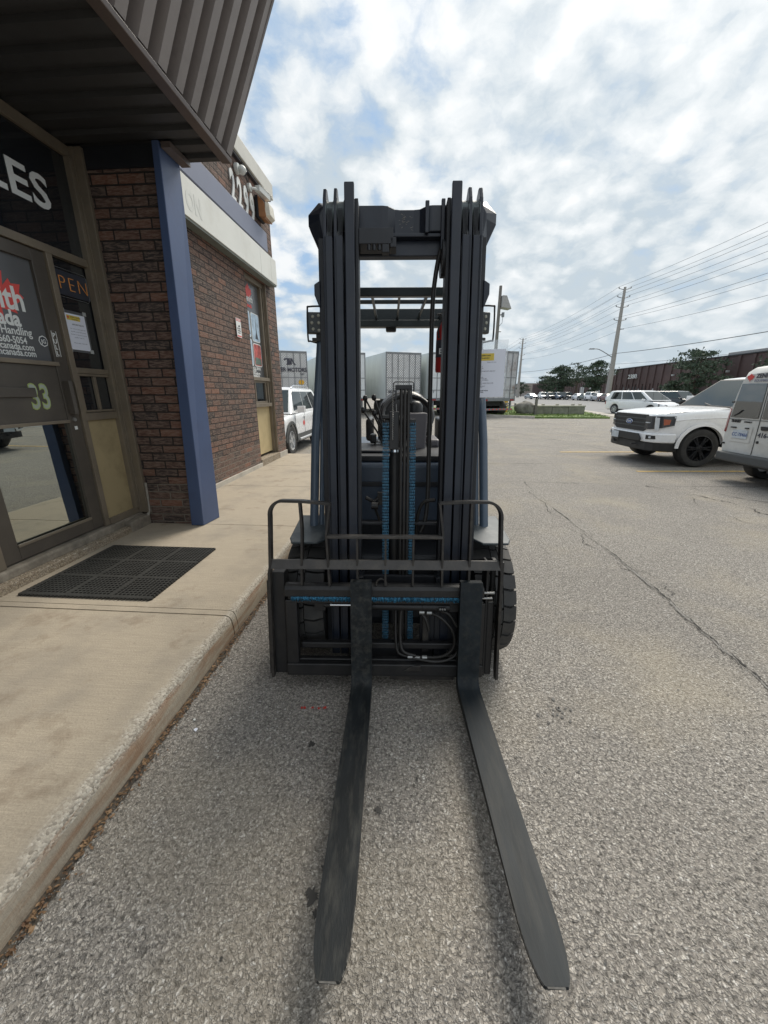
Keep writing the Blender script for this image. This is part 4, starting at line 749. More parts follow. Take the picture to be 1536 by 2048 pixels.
# centre lift cylinder, hose bundle and carriage chains
b = MB(); b.cyl((-.028,.10,.28),(-.028,.10,1.262),.035,24); b.cyl((-.028,.10,1.262),(-.028,.10,1.30),.030,20); mast(b, 'lift_cylinder', 'black', smooth=40)
b = MB(); b.cyl((-.028,.10,1.30),(-.028,.10,1.46),.022,20); b.cyl((-.028,.10,1.285),(-.028,.10,1.298),.032,20); mast(b, 'cylinder_rod', 'chrome', smooth=40)
b = MB(); b.box(-.085,.082,.055,.13,1.43,1.462); b.box(-.060,-.008,.03,.12,1.30,1.50); b.box(-.10,-.05,.035,.09,1.462,1.482); mast(b, 'chain_anchor', 'black', bevel=.004)
b = MB(); b.tube([(-.045,.05,1.475),(-.03,.05,1.478),(-.022,.05,1.49),(-.024,.05,1.54)], .003, 8); mast(b, 'anchor_pin', 'steel')
for x in (.002, .021, .040):
    b = MB(); b.tube([(x,.02,.12),(x+.001,.02,.8),(x,.02,1.61)], .0088, 12); mast(b, 'carriage_hose', 'hose', smooth=60)
b = MB(); b.box(-.030,.058,.012,.045,1.612,1.632); b.box(-.030,-.022,.012,.04,1.54,1.612); b.box(.050,.058,.012,.04,1.54,1.612); b.tube([(-.038,.02,1.60),(-.038,.02,1.643),(-.030,.02,1.648),(.058,.02,1.648),(.066,.02,1.643),(.066,.02,1.60)], .003, 8); mast(b, 'hose_clamp', 'black', bevel=.002)
b = MB()
for k in range(22): b.tube([(-.044,.02,1.35+k*.0115),(-.040,.016,1.355+k*.0115),(-.044,.02,1.361+k*.0115)], .0026, 6)
mast(b, 'spring', 'steel')
for xc in (-.0785, .0655):
    b = MB(); p = .0165; n = int((1.442-.10)/p)
    for k in range(n):
        z = .10+k*p
        if k % 2: xs = (-.0085, .0, .0085)
        else: xs = (-.0150, -.0045, .0045, .0150)
        for x in xs: b.prism([(.042,z-.004),(.052,z-.006),(.062,z-.004),(.064,z+.004),(.059,z+.0085),(.064,z+.013),(.062,z+.021),(.052,z+.023),(.042,z+.021),(.040,z+.013),(.045,z+.0085),(.040,z+.004)], xc+x-.0016, xc+x+.0016, 'x')
        b.cyl((xc-.018,.052,z+.0005),(xc+.018,.052,z+.0005),.0038,6)
    mast(b, 'carriage_chain', 'chain')
# carriage with side shift
b = MB()
b.prism([(-.165,.535),(-.165,.575),(-.155,.592),(-.140,.600),(-.115,.600),(-.10,.59),(-.10,.535)], -.612, .442, 'x')
b.box(-.612,.442,-.150,-.105,.492,.512); b.box(-.60,.43,-.140,-.10,.50,.54)
b.box(-.612,-.548,-.150,-.10,.075,.50); b.box(.395,.452,-.150,-.10,.075,.50)
b.box(-.612,.452,-.162,-.105,.080,.150); b.box(-.60,.44,-.12,-.085,.145,.158)
b.box(-.545,.40,-.095,-.055,.205,.24)
CAR = mast(b, 'carriage', 'black', bevel=.006)
b = MB(); rows = []; 
for k in range(300):
    x = -.575+k*.93/299; rows.append([(x,-.158+random.uniform(-.004,.002),.536+random.uniform(-.002,.010)),(x,-.170+random.uniform(-.004,.004),.526+random.uniform(-.006,.006)),(x,-.158+random.uniform(-.006,.003),.514+random.uniform(-.009,.004))])
b.grid(rows); b.build('grease_bead', 'grease', CAR, recalc=True)
b = MB(); b.tube([(-.098+.028*math.cos(R(a)),-.15,.60+.034*math.sin(R(a))) for a in range(-10,200,15)], .0055, 8); b.build('fork_lock', 'bar', CAR, smooth=60)
b = MB(); b.box(-.684,-.615,-.13,-.04,.075,.66); b.box(.455,.470,-.13,-.03,.07,.72); b.box(.498,.522,-.07,-.03,.12,.72); b.box(.470,.505,-.125,-.095,.075,.50); mast(b, 'side_plate', 'black', bevel=.005)
b = MB(); b.cyl((.36,-.135,.555),(.50,-.135,.555),.007,12); b.cyl((.36,-.135,.525),(.49,-.135,.525),.006,12); mast(b, 'shift_rod', 'steel', smooth=40)
b = MB(); b.cyl((-.376,-.11,.470),(-.20,-.11,.470),.0085,14); mast(b, 'shift_rod', 'chrome', smooth=40)
b = MB(); b.cyl((-.25,-.11,.468),(.27,-.11,.462),.023,22); b.cyl((.12,-.11,.464),(.20,-.11,.464),.026,18); b.cyl((-.41,-.11,.470),(-.376,-.11,.470),.014,14); b.box(-.46,-.40,-.12,-.07,.44,.495); b.box(.265,.34,-.125,-.07,.44,.49); mast(b, 'shift_cylinder', 'black', bevel=.002, smooth=40)
b = MB(); 
for k in range(3): b.box(.210+k*.0125,.219+k*.0125,-.150,-.13,.461,.472)
mast(b, 'cylinder_fitting', 'chrome')
b = MB(); b.box(-.232,-.20,-.03,.10,.10,.60); b.box(.20,.232,-.03,.10,.10,.60); b.box(-.20,.20,.0,.03,.10,.20); b.box(-.20,.20,.0,.03,.545,.60); b.box(.145,.175,-.04,0,.16,.46); b.box(.12,.33,-.02,.02,.155,.43); mast(b, 'inner_carriage', 'mastdark', bevel=.004)
b = MB(); b.box(.13,.165,-.062,-.04,.17,.43); mast(b, 'guide_post', 'bar', bevel=.004)
for P in ([(.145,-.10,.430),(.22,-.13,.41),(.285,-.14,.34),(.295,-.14,.25),(.24,-.135,.19),(.14,-.12,.172),(.02,-.11,.178),(-.015,-.1,.23),(-.02,-.06,.42)],
          [(.17,-.09,.438),(.26,-.12,.43),(.31,-.13,.36)], [(.06,-.12,.170),(.20,-.14,.158),(.29,-.14,.185),(.33,-.13,.24)],
          [(.01,-.08,.44),(.005,-.1,.30),(.02,-.12,.21),(.09,-.12,.180)], [(.10,-.09,.432),(.14,-.12,.40),(.16,-.12,.33)]):
    b = MB(); b.tube(curve_pts(P), .0085, 10); mast(b, 'shift_hose', 'hose', smooth=60)
b = MB()
for x, z in ((.06,.174),(.10,.168),(.14,.172),(.12,.436),(.16,.434)): b.cyl((x-.013,-.12,z),(x+.013,-.12,z),.011,8)
mast(b, 'hose_fitting', 'steel')
b = MB(); b.prism([(.02,.115),(.12,.115),(.115,.15),(.07,.145)], -.168,-.15, 'y'); b.box(-.05,.30,-.15,-.10,.055,.078); b.box(-.36,-.28,-.12,-.09,.052,.072); mast(b, 'carriage_hook', 'bar', bevel=.003)
# load backrest: flat bars
def flatbar(mb, pts, wi, d0, d1, close=False):
    n = len(pts); L = []
    for i, p in enumerate(pts):
        a = Vector(pts[max(i-1,0)]); c = Vector(pts[min(i+1,n-1)]); t = (c-a).normalized(); nn = Vector((-t.y, t.x))*wi/2
        q = Vector(p); L.append([(q.x-nn.x,d0,q.y-nn.y),(q.x+nn.x,d0,q.y+nn.y),(q.x+nn.x,d1,q.y+nn.y),(q.x-nn.x,d1,q.y-nn.y),(q.x-nn.x,d0,q.y-nn.y)])
    mb.grid(L); mb.add([L[0][k] for k in range(4)], [(0,1,2,3)]); mb.add([L[-1][k] for k in range(4)], [(3,2,1,0)])
def arc(cx_, cz_, r, a0, a1, n=7): return [(cx_+r*math.cos(R(a0+(a1-a0)*k/n)), cz_+r*math.sin(R(a0+(a1-a0)*k/n))) for k in range(n+1)]
b = MB()
flatbar(b, [(-.690,.070),(-.684,.66),(-.677,.70),(-.668,.955)]+arc(-.598,.975,.070,180,95)+[(-.50,1.043),(-.358,1.030)], .014, -.168, -.122)
flatbar(b, [(.528,.070),(.524,.66),(.520,.70),(.510,.945)]+arc(.432,.965,.078,0,82)+[(.34,1.043),(.196,1.036)], .014, -.168, -.122)
flatbar(b, [(-.702,.085),(-.696,.62)], .012, -.155, -.115); flatbar(b, [(.541,.070),(.540,.72)], .010, -.13, -.06)
mast(b, 'backrest_frame', 'bar', bevel=.002)
b = MB(); flatbar(b, [(-.359,1.03),(-.380,.87),(-.368,.60)], .011, -.168, -.125); flatbar(b, [(.197,1.035),(.216,.88),(.218,.60)], .011, -.168, -.125)
flatbar(b, [(-.512,1.036),(-.505,.9),(-.515,.60)], .011, -.165, -.125); flatbar(b, [(.357,1.04),(.358,.60)], .011, -.165, -.125)
for x in (-.222,-.076,.067): flatbar(b, [(x,.86),(x,.60)], .010, -.163, -.125)
mast(b, 'backrest_upright', 'bar', bevel=.002)
b = MB(); b.box(-.378,.214,-.170,-.128,.853,.868); mast(b, 'backrest_bar', 'barlit', bevel=.002)
b = MB(); b.hexa([(-.672,-.172,.690),(.515,-.172,.690),(.515,-.160,.690),(-.672,-.160,.690),(-.672,-.150,.735),(.515,-.150,.735),(.515,-.138,.735),(-.672,-.138,.735)]); mast(b, 'backrest_bar', 'barlit', bevel=.002)
# forks
def fork(x0, x1, lab, tipshift, fm='fork'):
    b = MB(); m_ = (x0+x1)/2; hw = (x1-x0)/2
    prof = [(-.155,.632),(-.198,.632),(-.200,.625),(-.200,.14),(-.204,.098),(-.222,.072),(-.25,.061)]
    N = 26; L_ = 1.145
    TS = [k/16*.83 for k in range(1, 17)]+[.83+.17*math.sin(math.pi/2*k/(N-16)) for k in range(1, N-16+1)]
    for t in TS: prof.append((-.25-(L_-.05)*t, .061-.046*t))
    under = [(-.155,.10),(-.160,.05),(-.18,.028),(-.22,.018),(-.25,.016)]
    for t in TS: under.append((-.25-(L_-.05)*t, .016-.012*t))
    # strips
    def hwid(d):
        e = -.25-(L_-.05); u = (d-e)/.19
        if u >= 1: return hw
        u = max(u, 0); return hw*(.50+.50*max(0, 1-(1-u)**2.6)**.62)
    def cxs(d): return m_+tipshift*max(0, -(d+.2))
    top = [[(cxs(d)-hwid(d),d,z),(cxs(d)-hwid(d)*.0,d,z),(cxs(d)+hwid(d),d,z)] for d, z in prof]
    b.grid(top)
    bot = [(d, z) for d, z in under]
    # side walls + underside as one closed skirt
    s_prof = [(-.155,.632)]+bot
    lo = [[(cxs(d)-hwid(d),d,z),(cxs(d)+hwid(d),d,z)] for d, z in s_prof]; b.grid(lo)
    for sgn in (-1, 1):
        P_ = [(cxs(d)+sgn*hwid(d),d,z) for d, z in prof]; Q = [(cxs(d)+sgn*hwid(d),d,z) for d, z in bot]
        # shank side
        sh = [p for p in P_[:7]]; b.add(sh+[Q[4],Q[3],Q[2],Q[1],Q[0]], [tuple(range(12))])
        for k in range(N): b.add([P_[6+k],P_[7+k],Q[5+k],Q[4+k]], [(0,1,2,3)])
    d, z = prof[-1]; d2, z2 = bot[-1]
    b.add([(cxs(d)-hwid(d),d,z),(cxs(d)+hwid(d),d,z),(cxs(d)+hwid(d),d2,z2),(cxs(d)-hwid(d),d2,z2)], [(0,1,2,3)])
    o = mast(b, 'fork', fm, smooth=35); o['label'] = lab
    e = MB()
    for sgn in (-1, 1):
        for k in range(N-9, N):
            d, z = prof[6+k]; d3, z3 = prof[7+k]; xa = cxs(d)+sgn*hwid(d); xb = cxs(d3)+sgn*hwid(d3)
            if random.random() < .75: e.add([(xa-sgn*.002,d,z+.0006),(xb-sgn*.002*random.random(),d3,z3+.0006),(xb+sgn*.0008,d3,z3-.004),(xa+sgn*.0008,d,z-.003)], [(0,1,2,3)])
    d, z = prof[-1]; e.add([(cxs(d)-hwid(d)*.9,d-.0006,z+.0004),(cxs(d)+hwid(d)*.7,d-.0006,z+.0004),(cxs(d)+hwid(d)*.8,d-.001,z-.008),(cxs(d)-hwid(d)*.8,d-.001,z-.006)], [(0,1,2,3)])
    mast(e, 'worn_edge', 'forkedge', parent=o)
    return o
fork(-.256, -.147, 'left fork, duller with grey scuffs along its blade', .0, 'forkscuffed')
fork(.310, .422, 'right fork, smoother dark grey blade', .0)

# body
b = MB(); b.box(-.475,.475,.46,.92,.62,1.165); cw_ = b.build('front_cowl', 'bluepaint', FK, bevel=.03, seg=4)
b = MB(); b.box(-.44,.44,.448,.461,1.02,1.05); b.box(-.42,.42,.44,.462,.62,.80); b.build('cowl_recess', 'mastdark', FK, bevel=.003)
b = MB(); b.box(-.46,.46,.50,1.15,1.165,1.205); b.box(-.30,.05,.60,.95,1.205,1.225); b.build('dash_top', 'mastdark', FK, bevel=.012)
b = MB(); b.box(-.40,.40,.20,1.8,.28,.66); b.box(-.55,.55,.62,2.3,.30,.60); b.build('chassis', 'mastdark', FK, bevel=.02)
b = MB(); b.box(-.45,.45,1.35,2.35,.60,1.02); b.build('engine_hood', 'bluepaint', FK, bevel=.05, seg=4)
b = MB(); b.prism([(-.56,1.95),(.56,1.95),(.56,2.45),(.40,2.62),(-.40,2.62),(-.56,2.45)], .28, 1.10, 'z'); b.build('counterweight', 'bluepaint', FK, bevel=.05, seg=4)
for s in (1, -1):
    b = MB(); xa, xb = (.43, .640) if s > 0 else (-.640, -.43)
    b.prism([(xa,.30),(xa+(.045 if s > 0 else .02),.245),(xb-(.02 if s > 0 else .045),.245),(xb,.29),(xb,.62),(xa,.62)], .735, .75, 'z'); b.build('fender', 'plate', FK, (0,0,-.012), (R(7),0,0), bevel=.005)
    b = MB(); b.tube([(s*.53,.375,.75),(s*.525,.55,1.30),(s*.50,.80,1.95),(s*.485,.88,2.12),(s*.475,.96,2.19)], .027, 16); b.build('guard_pillar', 'pillar', FK, smooth=60)
    b = MB(); b.tube([(s*.485,.385,.75),(s*.48,.55,1.30),(s*.465,.80,1.95)], .016, 12); b.build('guard_pillar', 'pillar', FK, smooth=60)
    b = MB(); b.lathe([(.0001,.80),(.05,.80),(.05,.812),(.0001,.818)], (s*.52,.385,-.045), 'z', 24); b.build('pillar_foot', 'plate', FK, smooth=40)
    b = MB(); b.tube([(s*.45,2.05,1.0),(s*.46,1.98,1.9),(s*.47,1.85,2.19)], .026, 14); b.build('guard_pillar', 'pillar', FK, smooth=60)
b = MB(); b.box(-.50,.50,.84,.90,2.165,2.215); b.box(-.50,.50,1.82,1.88,2.165,2.275); b.box(-.50,-.45,.88,1.85,2.17,2.22); b.box(.45,.50,.88,1.85,2.17,2.22)
b.box(-.45,.45,1.28,1.31,2.21,2.235)
for k in range(5): x = -.36+.18*k; b.box(x-.008,x+.008,.88,1.84,2.175,2.21)
b.build('overhead_guard', 'guard', FK, bevel=.005)
b = MB(); b.box(-.13,.02,1.74,1.84,2.135,2.168); b.box(-.10,-.01,1.74,1.82,2.085,2.135); b.build('rear_work_lamp', 'trim', FK, bevel=.012)
b = MB(); b.box(-.50,.50,1.70,1.80,2.115,2.168); b.build('guard_rear_beam', 'guard', FK, bevel=.005)
# work lamps and their hoops
for s in (1, -1):
    xo = -.505 if s < 0 else .500
    b = MB(); b.box(-.070,.070,0,.045,-.062,.062); o = b.build('work_lamp', 'ledglass', FK, (xo,.735,1.995), (0,0,R(6 if s < 0 else 22)), bevel=.008)
    b = MB()
    for cx2, cz2 in ((-.035,.035),(0,.042),(.035,.035),(-.042,0),(0,0),(.042,0),(-.035,-.035),(0,-.042),(.035,-.035)): b.lathe([(.0001,-.004),(.0065,-.0035),(.0095,.0)], (cx2,0,cz2), 'y', 10)
    b.build('led_chip', 'led', o, smooth=60)
    b = MB(); b.box(-.02,.02,.01,.04,-.085,-.062); b.box(-.045,.045,.0,.05,-.105,-.085); b.build('lamp_bracket', 'trim', o, bevel=.003)
    x1 = -.580 if s < 0 else .590
    b = MB(); b.tube(curve_pts([(s*.46,.80,2.10),(x1-s*.015,.78,2.095),(x1,.78,2.075),(x1-s*-.004,.78,1.91),(x1-s*.012,.78,1.895),(s*.50,.80,1.88)],5), .0055, 8); b.build('lamp_guard', 'trim', FK, smooth=60)
b = MB(); b.tube([(.50,.76,1.90),(.515,.72,1.84),(.52,.70,1.80)], .003, 6); b.build('lamp_wire', 'hose', FK)
# extinguisher on the right pillar
b = MB(); b.lathe([(.0001,0),(.042,.004),(.046,.02),(.046,.26),(.036,.295),(.018,.31),(.018,.325),(.0001,.325)], (.30,.97,1.71), 'z', 24); ex = b.build('fire_extinguisher', 'extred', FK, smooth=50)
b = MB(); b.lathe([(.0465,.10),(.0468,.10),(.0468,.21),(.0465,.21)], (.30,.97,1.71), 'z', 24); b.build('extinguisher_label', 'darkprint', ex); 
text('extinguisher_lettering', 'E', .05, 'white', ex, (.268,.915,1.83), '-y', .001, .001)
b = MB(); b.box(.285,.315,.96,.98,2.035,2.075); b.box(.25,.33,.965,.975,2.075,2.085); b.tube([(.285,.95,2.06),(.26,.93,1.98),(.27,.93,1.93)], .006, 8); b.box(.345,.36,.99,1.01,1.72,2.10); b.build('extinguisher_valve', 'trim', ex, bevel=.002)
b = MB(); b.box(.36,.50,.86,1.0,1.76,2.12); b.build('extinguisher_bracket', 'mastdark', FK, bevel=.01)
# seat, wheel, console, levers
b = MB(); b.box(-.19,.31,1.28,1.72,1.06,1.20); b.build('seat_cushion', 'seat', FK, bevel=.05, seg=4)
def backrest():
    mb = MB(); rows = []
    for k in range(15):
        a = k/14*math.pi; x = .07-.235*math.cos(a); zt_ = 1.20+.40*(math.sin(a)**.42)
        rows.append([(x,1.60-.05*abs(math.cos(a)),1.12),(x,1.58-.08*abs(math.cos(a)),1.35),(x,1.60-.05*abs(math.cos(a)),zt_-.03),(x,1.64,zt_),(x,1.72,zt_-.02),(x,1.74,1.12)])
    mb.grid(rows); return mb
backrest().build('seat_back', 'seat', FK, smooth=60)
b = MB(); b.box(-.255,-.20,1.28,1.62,1.20,1.38); b.build('seat_wing', 'seat', FK, bevel=.025, seg=4); b = MB(); b.box(.335,.39,1.28,1.62,1.20,1.38); b.build('seat_wing', 'seat', FK, bevel=.025, seg=4)
def torus(mb, c, Rr_, r, tilt, n=40, m_=12):
    o = len(mb.v)
    for i in range(n):
        a = 2*math.pi*i/n
        for j in range(m_):
            q = 2*math.pi*j/m_; rr = Rr_+r*math.cos(q); p = Vector((rr*math.cos(a), rr*math.sin(a), r*math.sin(q))); p.rotate(Matrix.Rotation(tilt, 3, 'X')); mb.v.append(tuple(p+Vector(c)))
    for i in range(n):
        for j in range(m_): mb.f.append((o+i*m_+j, o+((i+1) % n)*m_+j, o+((i+1) % n)*m_+(j+1) % m_, o+i*m_+(j+1) % m_))
    return mb
b = torus(MB(), (.07,1.08,1.42), .185, .019, R(48)); sw = b.build('steering_wheel', 'seat', FK, smooth=60)
b = MB()
for a in (90, 210, 330): b.tube([(.07,1.08,1.42), (.07+.18*math.cos(R(a)), 1.08+.18*math.sin(R(a))*math.cos(R(48)), 1.42+.18*math.sin(R(a))*math.sin(R(48)))], .012, 8)
b.build('spoke', 'seat', sw)
b = MB(); b.lathe([(.0001,.075),(.035,.07),(.055,.045),(.058,0),(.058,-.07)], (.12,.98,1.45), 'z', 24); b.build('steering_hub', 'seat', FK, smooth=60)
b = MB(); b.hexa([(.075,.84,1.175),(.19,.84,1.175),(.19,1.0,1.175),(.075,1.0,1.175),(.055,.87,1.445),(.205,.87,1.445),(.19,.97,1.445),(.07,.97,1.445)]); b.build('steering_console', 'greyplastic', FK, bevel=.01)
b = MB(); b.box(-.06,.04,.90,1.02,1.20,1.42); b.build('dash_cowl', 'seat', FK, bevel=.02)
for P in ([(-.125,.92,1.19),(-.118,.92,1.30),(-.17,.93,1.42),(-.235,.95,1.54)],[(-.112,.90,1.20),(-.112,.91,1.36),(-.14,.92,1.46),(-.172,.94,1.545)],[(-.12,.88,1.20),(-.125,.89,1.27),(-.20,.90,1.39),(-.25,.92,1.46)],[(-.10,.88,1.22),(-.105,.9,1.33),(-.17,.91,1.44)]):
    b = MB(); b.tube(curve_pts(P, 5), .0065, 8); lv = b.build('control_lever', 'trim', FK, smooth=60)
    b = MB(); e_ = Vector(P[-1]); b.lathe([(.0001,-.02),(.014,-.015),(.018,0),(.014,.018),(.0001,.024)], tuple(e_), 'z', 14); b.build('knob', 'seat', lv, smooth=60)
b = MB(); b.box(-.175,-.10,.84,.92,1.175,1.235); b.box(-.20,-.155,.86,.93,1.235,1.30); b.build('lever_housing', 'seat', FK, bevel=.012)
b = MB(); b.box(.22,.30,.9,1.2,1.20,1.26); b.build('arm_rest', 'greyplastic', FK, bevel=.02)
# pedal linkage / brackets behind the mast
b = MB(); b.tube([(-.20,.33,.98),(-.15,.34,.95),(-.11,.36,.99)], .012, 8); b.cyl((-.165,.31,.935),(-.125,.31,.935),.022,14); b.tube([(-.15,.33,.93),(-.12,.34,.84),(-.10,.34,.76)], .008, 8); b.box(-.13,-.06,.34,.36,.93,1.01); b.build('tilt_linkage', 'bar', FK, bevel=.002)
# tilt cylinders & axle
for s in (1, -1):
    b = MB(); b.cyl((s*.30,.16,.62),(s*.30,.9,.72),.035,16); b.build('tilt_cylinder', 'mastdark', FK, smooth=40)
b = MB(); b.cyl((-.5,.33,.35),(.5,.33,.35),.09,20); b.box(-.25,.25,.2,.45,.2,.5); b.build('axle', 'mastdark', FK, bevel=.01)
# tyres with lug blocks
def drive_wheel(sx, x0, x1):
    cxw = (x0+x1)/2; wv = (x1-x0)/2; rr = .352; c = (cxw, .34, rr)
    b = MB(); b.lathe([(.15,-wv*.8),(.22,-wv*.98),(.29,-wv),(.318,-wv*.94),(.326,-wv*.7),(.326,wv*.7),(.318,wv*.94),(.29,wv),(.22,wv*.98),(.15,wv*.8)], c, 'x', 60)
    N = 24
    for k in range(N):
        for r_, (ta, tb, ph) in enumerate(((-1.0,-.08,0),(-.04,.30,.35),(.34,1.0,.0)) if sx > 0 else ((-1.0,-.34,0),(-.30,.04,.35),(.08,1.0,.0))):
            a0 = 2*math.pi*(k+ph*.5)/N; a1 = a0+2*math.pi/N*.86; vs = []
            for rad in (.318, .352):
                for (a, tt) in ((a0,ta),(a0+.02,(ta+tb)/2),(a0,tb),(a1,tb),(a1+.02,(ta+tb)/2),(a1,ta)):
                    r2 = rad-(.016 if abs(tt) > .9 and rad > .34 else 0)
                    vs.append((c[0]+tt*wv, c[1]+r2*math.cos(a), c[2]+r2*math.sin(a)))
            b.add(vs, [(0,1,2,3,4,5),(6,7,8,9,10,11)]+[(i,(i+1)%6,(i+1)%6+6,i+6) for i in range(6)])
    o = b.build('drive_wheel', 'tyre', FK, smooth=25)
    b = MB(); b.lathe([(.0001,-.03),(.09,-.03),(.10,0),(.16,.02),(.18,wv*.85)], (cxw,.34,rr), 'x', 30); b.build('rim', 'bluepaint', o, smooth=40)
drive_wheel(1, .430, .655); drive_wheel(-1, -.655, -.430)
for s in (1, -1):
    b = MB(); b.lathe([(.10,-.08),(.22,-.08),(.25,-.05),(.25,.05),(.22,.08),(.10,.08)], (s*.46,1.95,.25), 'x', 36); o = b.build('steer_wheel', 'tyre', FK, smooth=40)
    b = MB(); b.lathe([(.0001,-.05),(.11,-.05),(.12,.06),(.0001,.05)], (s*.46,1.95,.25), 'x', 24); b.build('rim', 'bluepaint', o, smooth=40)

# paper hanging off the lamp bracket
c0 = Matrix.Rotation(-R(1), 4, 'Z')
PS = empty('notice_sleeve', (0.085+.541, 1.91+.56, 1.70), -R(1), 'clear plastic sleeve with a printed white sheet hanging from the forklift lamp bracket', 'notice'); PS.rotation_euler = (R(1), R(-1.5), -R(1))
b = MB(); b.box(-.108,.108,0,.0015,-.150,.175); b.build('plastic_sleeve', 'clear', PS)
MB().box(-.105,.095,-.0022,-.0005,-.146,.124).build('sheet', 'paper', PS)
MB().box(-.085,.028,-.0032,-.0024,.062,.102).build('heading', 'yellowprint', PS); text('print', 'ZENITH EQUIPMENT CANADA', .0085, 'ink', PS, (-.075,-.0036,.087), '-y', .0002, .0002, sx=.72); text('print', '416-660-5054', .009, 'ink', PS, (-.05,-.0036,.073), '-y', .0002, .0002)
text('print', 'CAPACITY', .007, 'greyink', PS, (-.08,-.0026,.048), '-y', .0002); text('print', 'READY FOR SALE', .007, 'greyink', PS, (-.01,-.0026,.05), '-y', .0002)
for i, s_ in enumerate(['MAKE','MODEL','YEAR','TRIPLE MAST WITH SIDE SHIFT','TIRES','FUEL','LPG','HOURS','CAPACITY LBS','MAX LIFT HEIGHT','SERIAL','SAFETY INSPECTION DONE','PRICE','WARRANTY','STOCK']):
    text('print', s_, .0070, 'ink', PS, (-.055,-.0026,.026-.0085*i), '-y', .0002)
text('print', 'FINANCING AND DELIVERY AVAILABLE', .0068, 'ink', PS, (-.088,-.0026,-.110), '-y', .0002, .0002, sx=.75); text('print', 'ASK FOR A TEST DRIVE', .0068, 'ink', PS, (-.082,-.0026,-.119), '-y', .0002, .0002, sx=.8)

# ================================================================== VEHICLES  (local frame: +x forward, +y left, z up)
def interp(tab, x):
    if x <= tab[0][0]: return tab[0][1:]
    for a, b in zip(tab, tab[1:]):
        if x <= b[0]:
            t = (x-a[0])/(b[0]-a[0]+1e-9); return tuple(p+(q-p)*t for p, q in zip(a[1:], b[1:]))
    return tab[-1][1:]
SEC = [(.93,0),(.975,.06),(.995,.2),(1.0,.42),(1.0,.62),(.99,.78),(.975,.87),(.95,.94),(.90,.985),(.80,1.0),(.45,1.012),(0,1.018)]
def shell(tab, sill, wheels, ra, step=.06, sec=SEC):
    """tab: (x, z_top, half_width[, z_bottom]); arches cut over the wheels"""
    xs = [tab[0][0]]; 
    while xs[-1] < tab[-1][0]-1e-6: xs.append(min(xs[-1]+step, tab[-1][0]))
    for xw, zw in wheels:
        for k in range(25): xs.append(xw-ra*math.cos(math.pi*k/24))
    xs = sorted(set(round(x, 4) for x in xs)); rows = []
    for x in xs:
        r_ = interp(tab, x); zt, hw = r_[0], r_[1]; zb = r_[2] if len(r_) > 2 else sill
        for xw, zw in wheels:
            if abs(x-xw) < ra: zb = max(zb, zw+math.sqrt(max(0, ra*ra-(x-xw)**2)))
        half = [(x, -hw*fy, zb+(zt-zb)*ft) for fy, ft in sec]
        rows.append(half+[(p[0], -p[1], p[2]) for p in half[:-1][::-1]])
    mb = MB(); mb.grid(rows)
    for r_ in (rows[0], rows[-1]): mb.add(r_, [tuple(range(len(r_)))])
    return mb
def pane(name, c, u0, u1, v0, v1, m, parent, off=.006, cut=None):
    """quad pane on the face c = [bottom0, bottom1, top1, top0]"""
    P = [Vector(p) for p in c]
    def at(u, v): return (P[0].lerp(P[1], u)).lerp(P[3].lerp(P[2], u), v)
    n = -(P[1]-P[0]).cross(P[3]-P[0]).normalized()
    q = [at(u0, v0), at(u1, v0), at(u1 if not cut else cut[1], v1), at(u0 if not cut else cut[0], v1)]
    b = MB(); b.hexa([tuple(p-n*.01) for p in q]+[tuple(p+n*off) for p in q]); return b.build(name, m, parent, bevel=.002, seg=1)
def wheel(parent, x, y, r, w_, rim, spokes=5, side=1, name='wheel', rr=.66):
    b = MB(); hw = w_/2; b.lathe([(r*rr,-hw*.9),(r*.80,-hw),(r*.94,-hw*.97),(r*.99,-hw*.75),(r,-hw*.4),(r,hw*.4),(r*.99,hw*.75),(r*.94,hw*.97),(r*.80,hw),(r*rr,hw*.9)], (0,0,0), 'y', 40)
    t = b.build(name, 'tyre', parent, (x, y, r), smooth=35)
    b = MB(); s = side; b.lathe([(r*rr*1.01, s*hw*.92),(r*rr*.96, s*hw*.95),(r*rr*.93, s*hw*.6),(r*rr*.90, -s*hw*.2),(.0001,-s*hw*.2)], (0,0,0), 'y', 36)
    for k in range(spokes):
        a = 2*math.pi*k/spokes
        for da in (-.13, .13):
            ca, sa = math.cos(a+da), math.sin(a+da); w2 = r*.045
            p = [(r*.12, -w2), (r*rr*.95, -w2*.9), (r*rr*.95, w2*.9), (r*.12, w2)]
            lo = [(u*ca-v*sa, s*hw*.45, u*sa+v*ca) for u, v in p]; hi = [(u*ca-v*sa, s*hw*.82, u*sa+v*ca) for u, v in p]
            b.hexa(lo+hi)
    b.lathe([(r*.17, s*hw*.4),(r*.17, s*hw*.85),(.0001, s*hw*.9)], (0,0,0), 'y', 20)
    b.build('rim', rim, t, smooth=30); return t
def house(xb0, xb1, zb, hb, xt0, xt1, zt, ht): # greenhouse corners
    return dict(L=[(xb0,hb,zb),(xb1,hb,zb),(xt1,ht,zt),(xt0,ht,zt)], Rr=[(xb1,-hb,zb),(xb0,-hb,zb),(xt0,-ht,zt),(xt1,-ht,zt)],
                F=[(xb1,hb,zb),(xb1,-hb,zb),(xt1,-ht,zt),(xt1,ht,zt)], K=[(xb0,-hb,zb),(xb0,hb,zb),(xt0,ht,zt),(xt0,-ht,zt)])
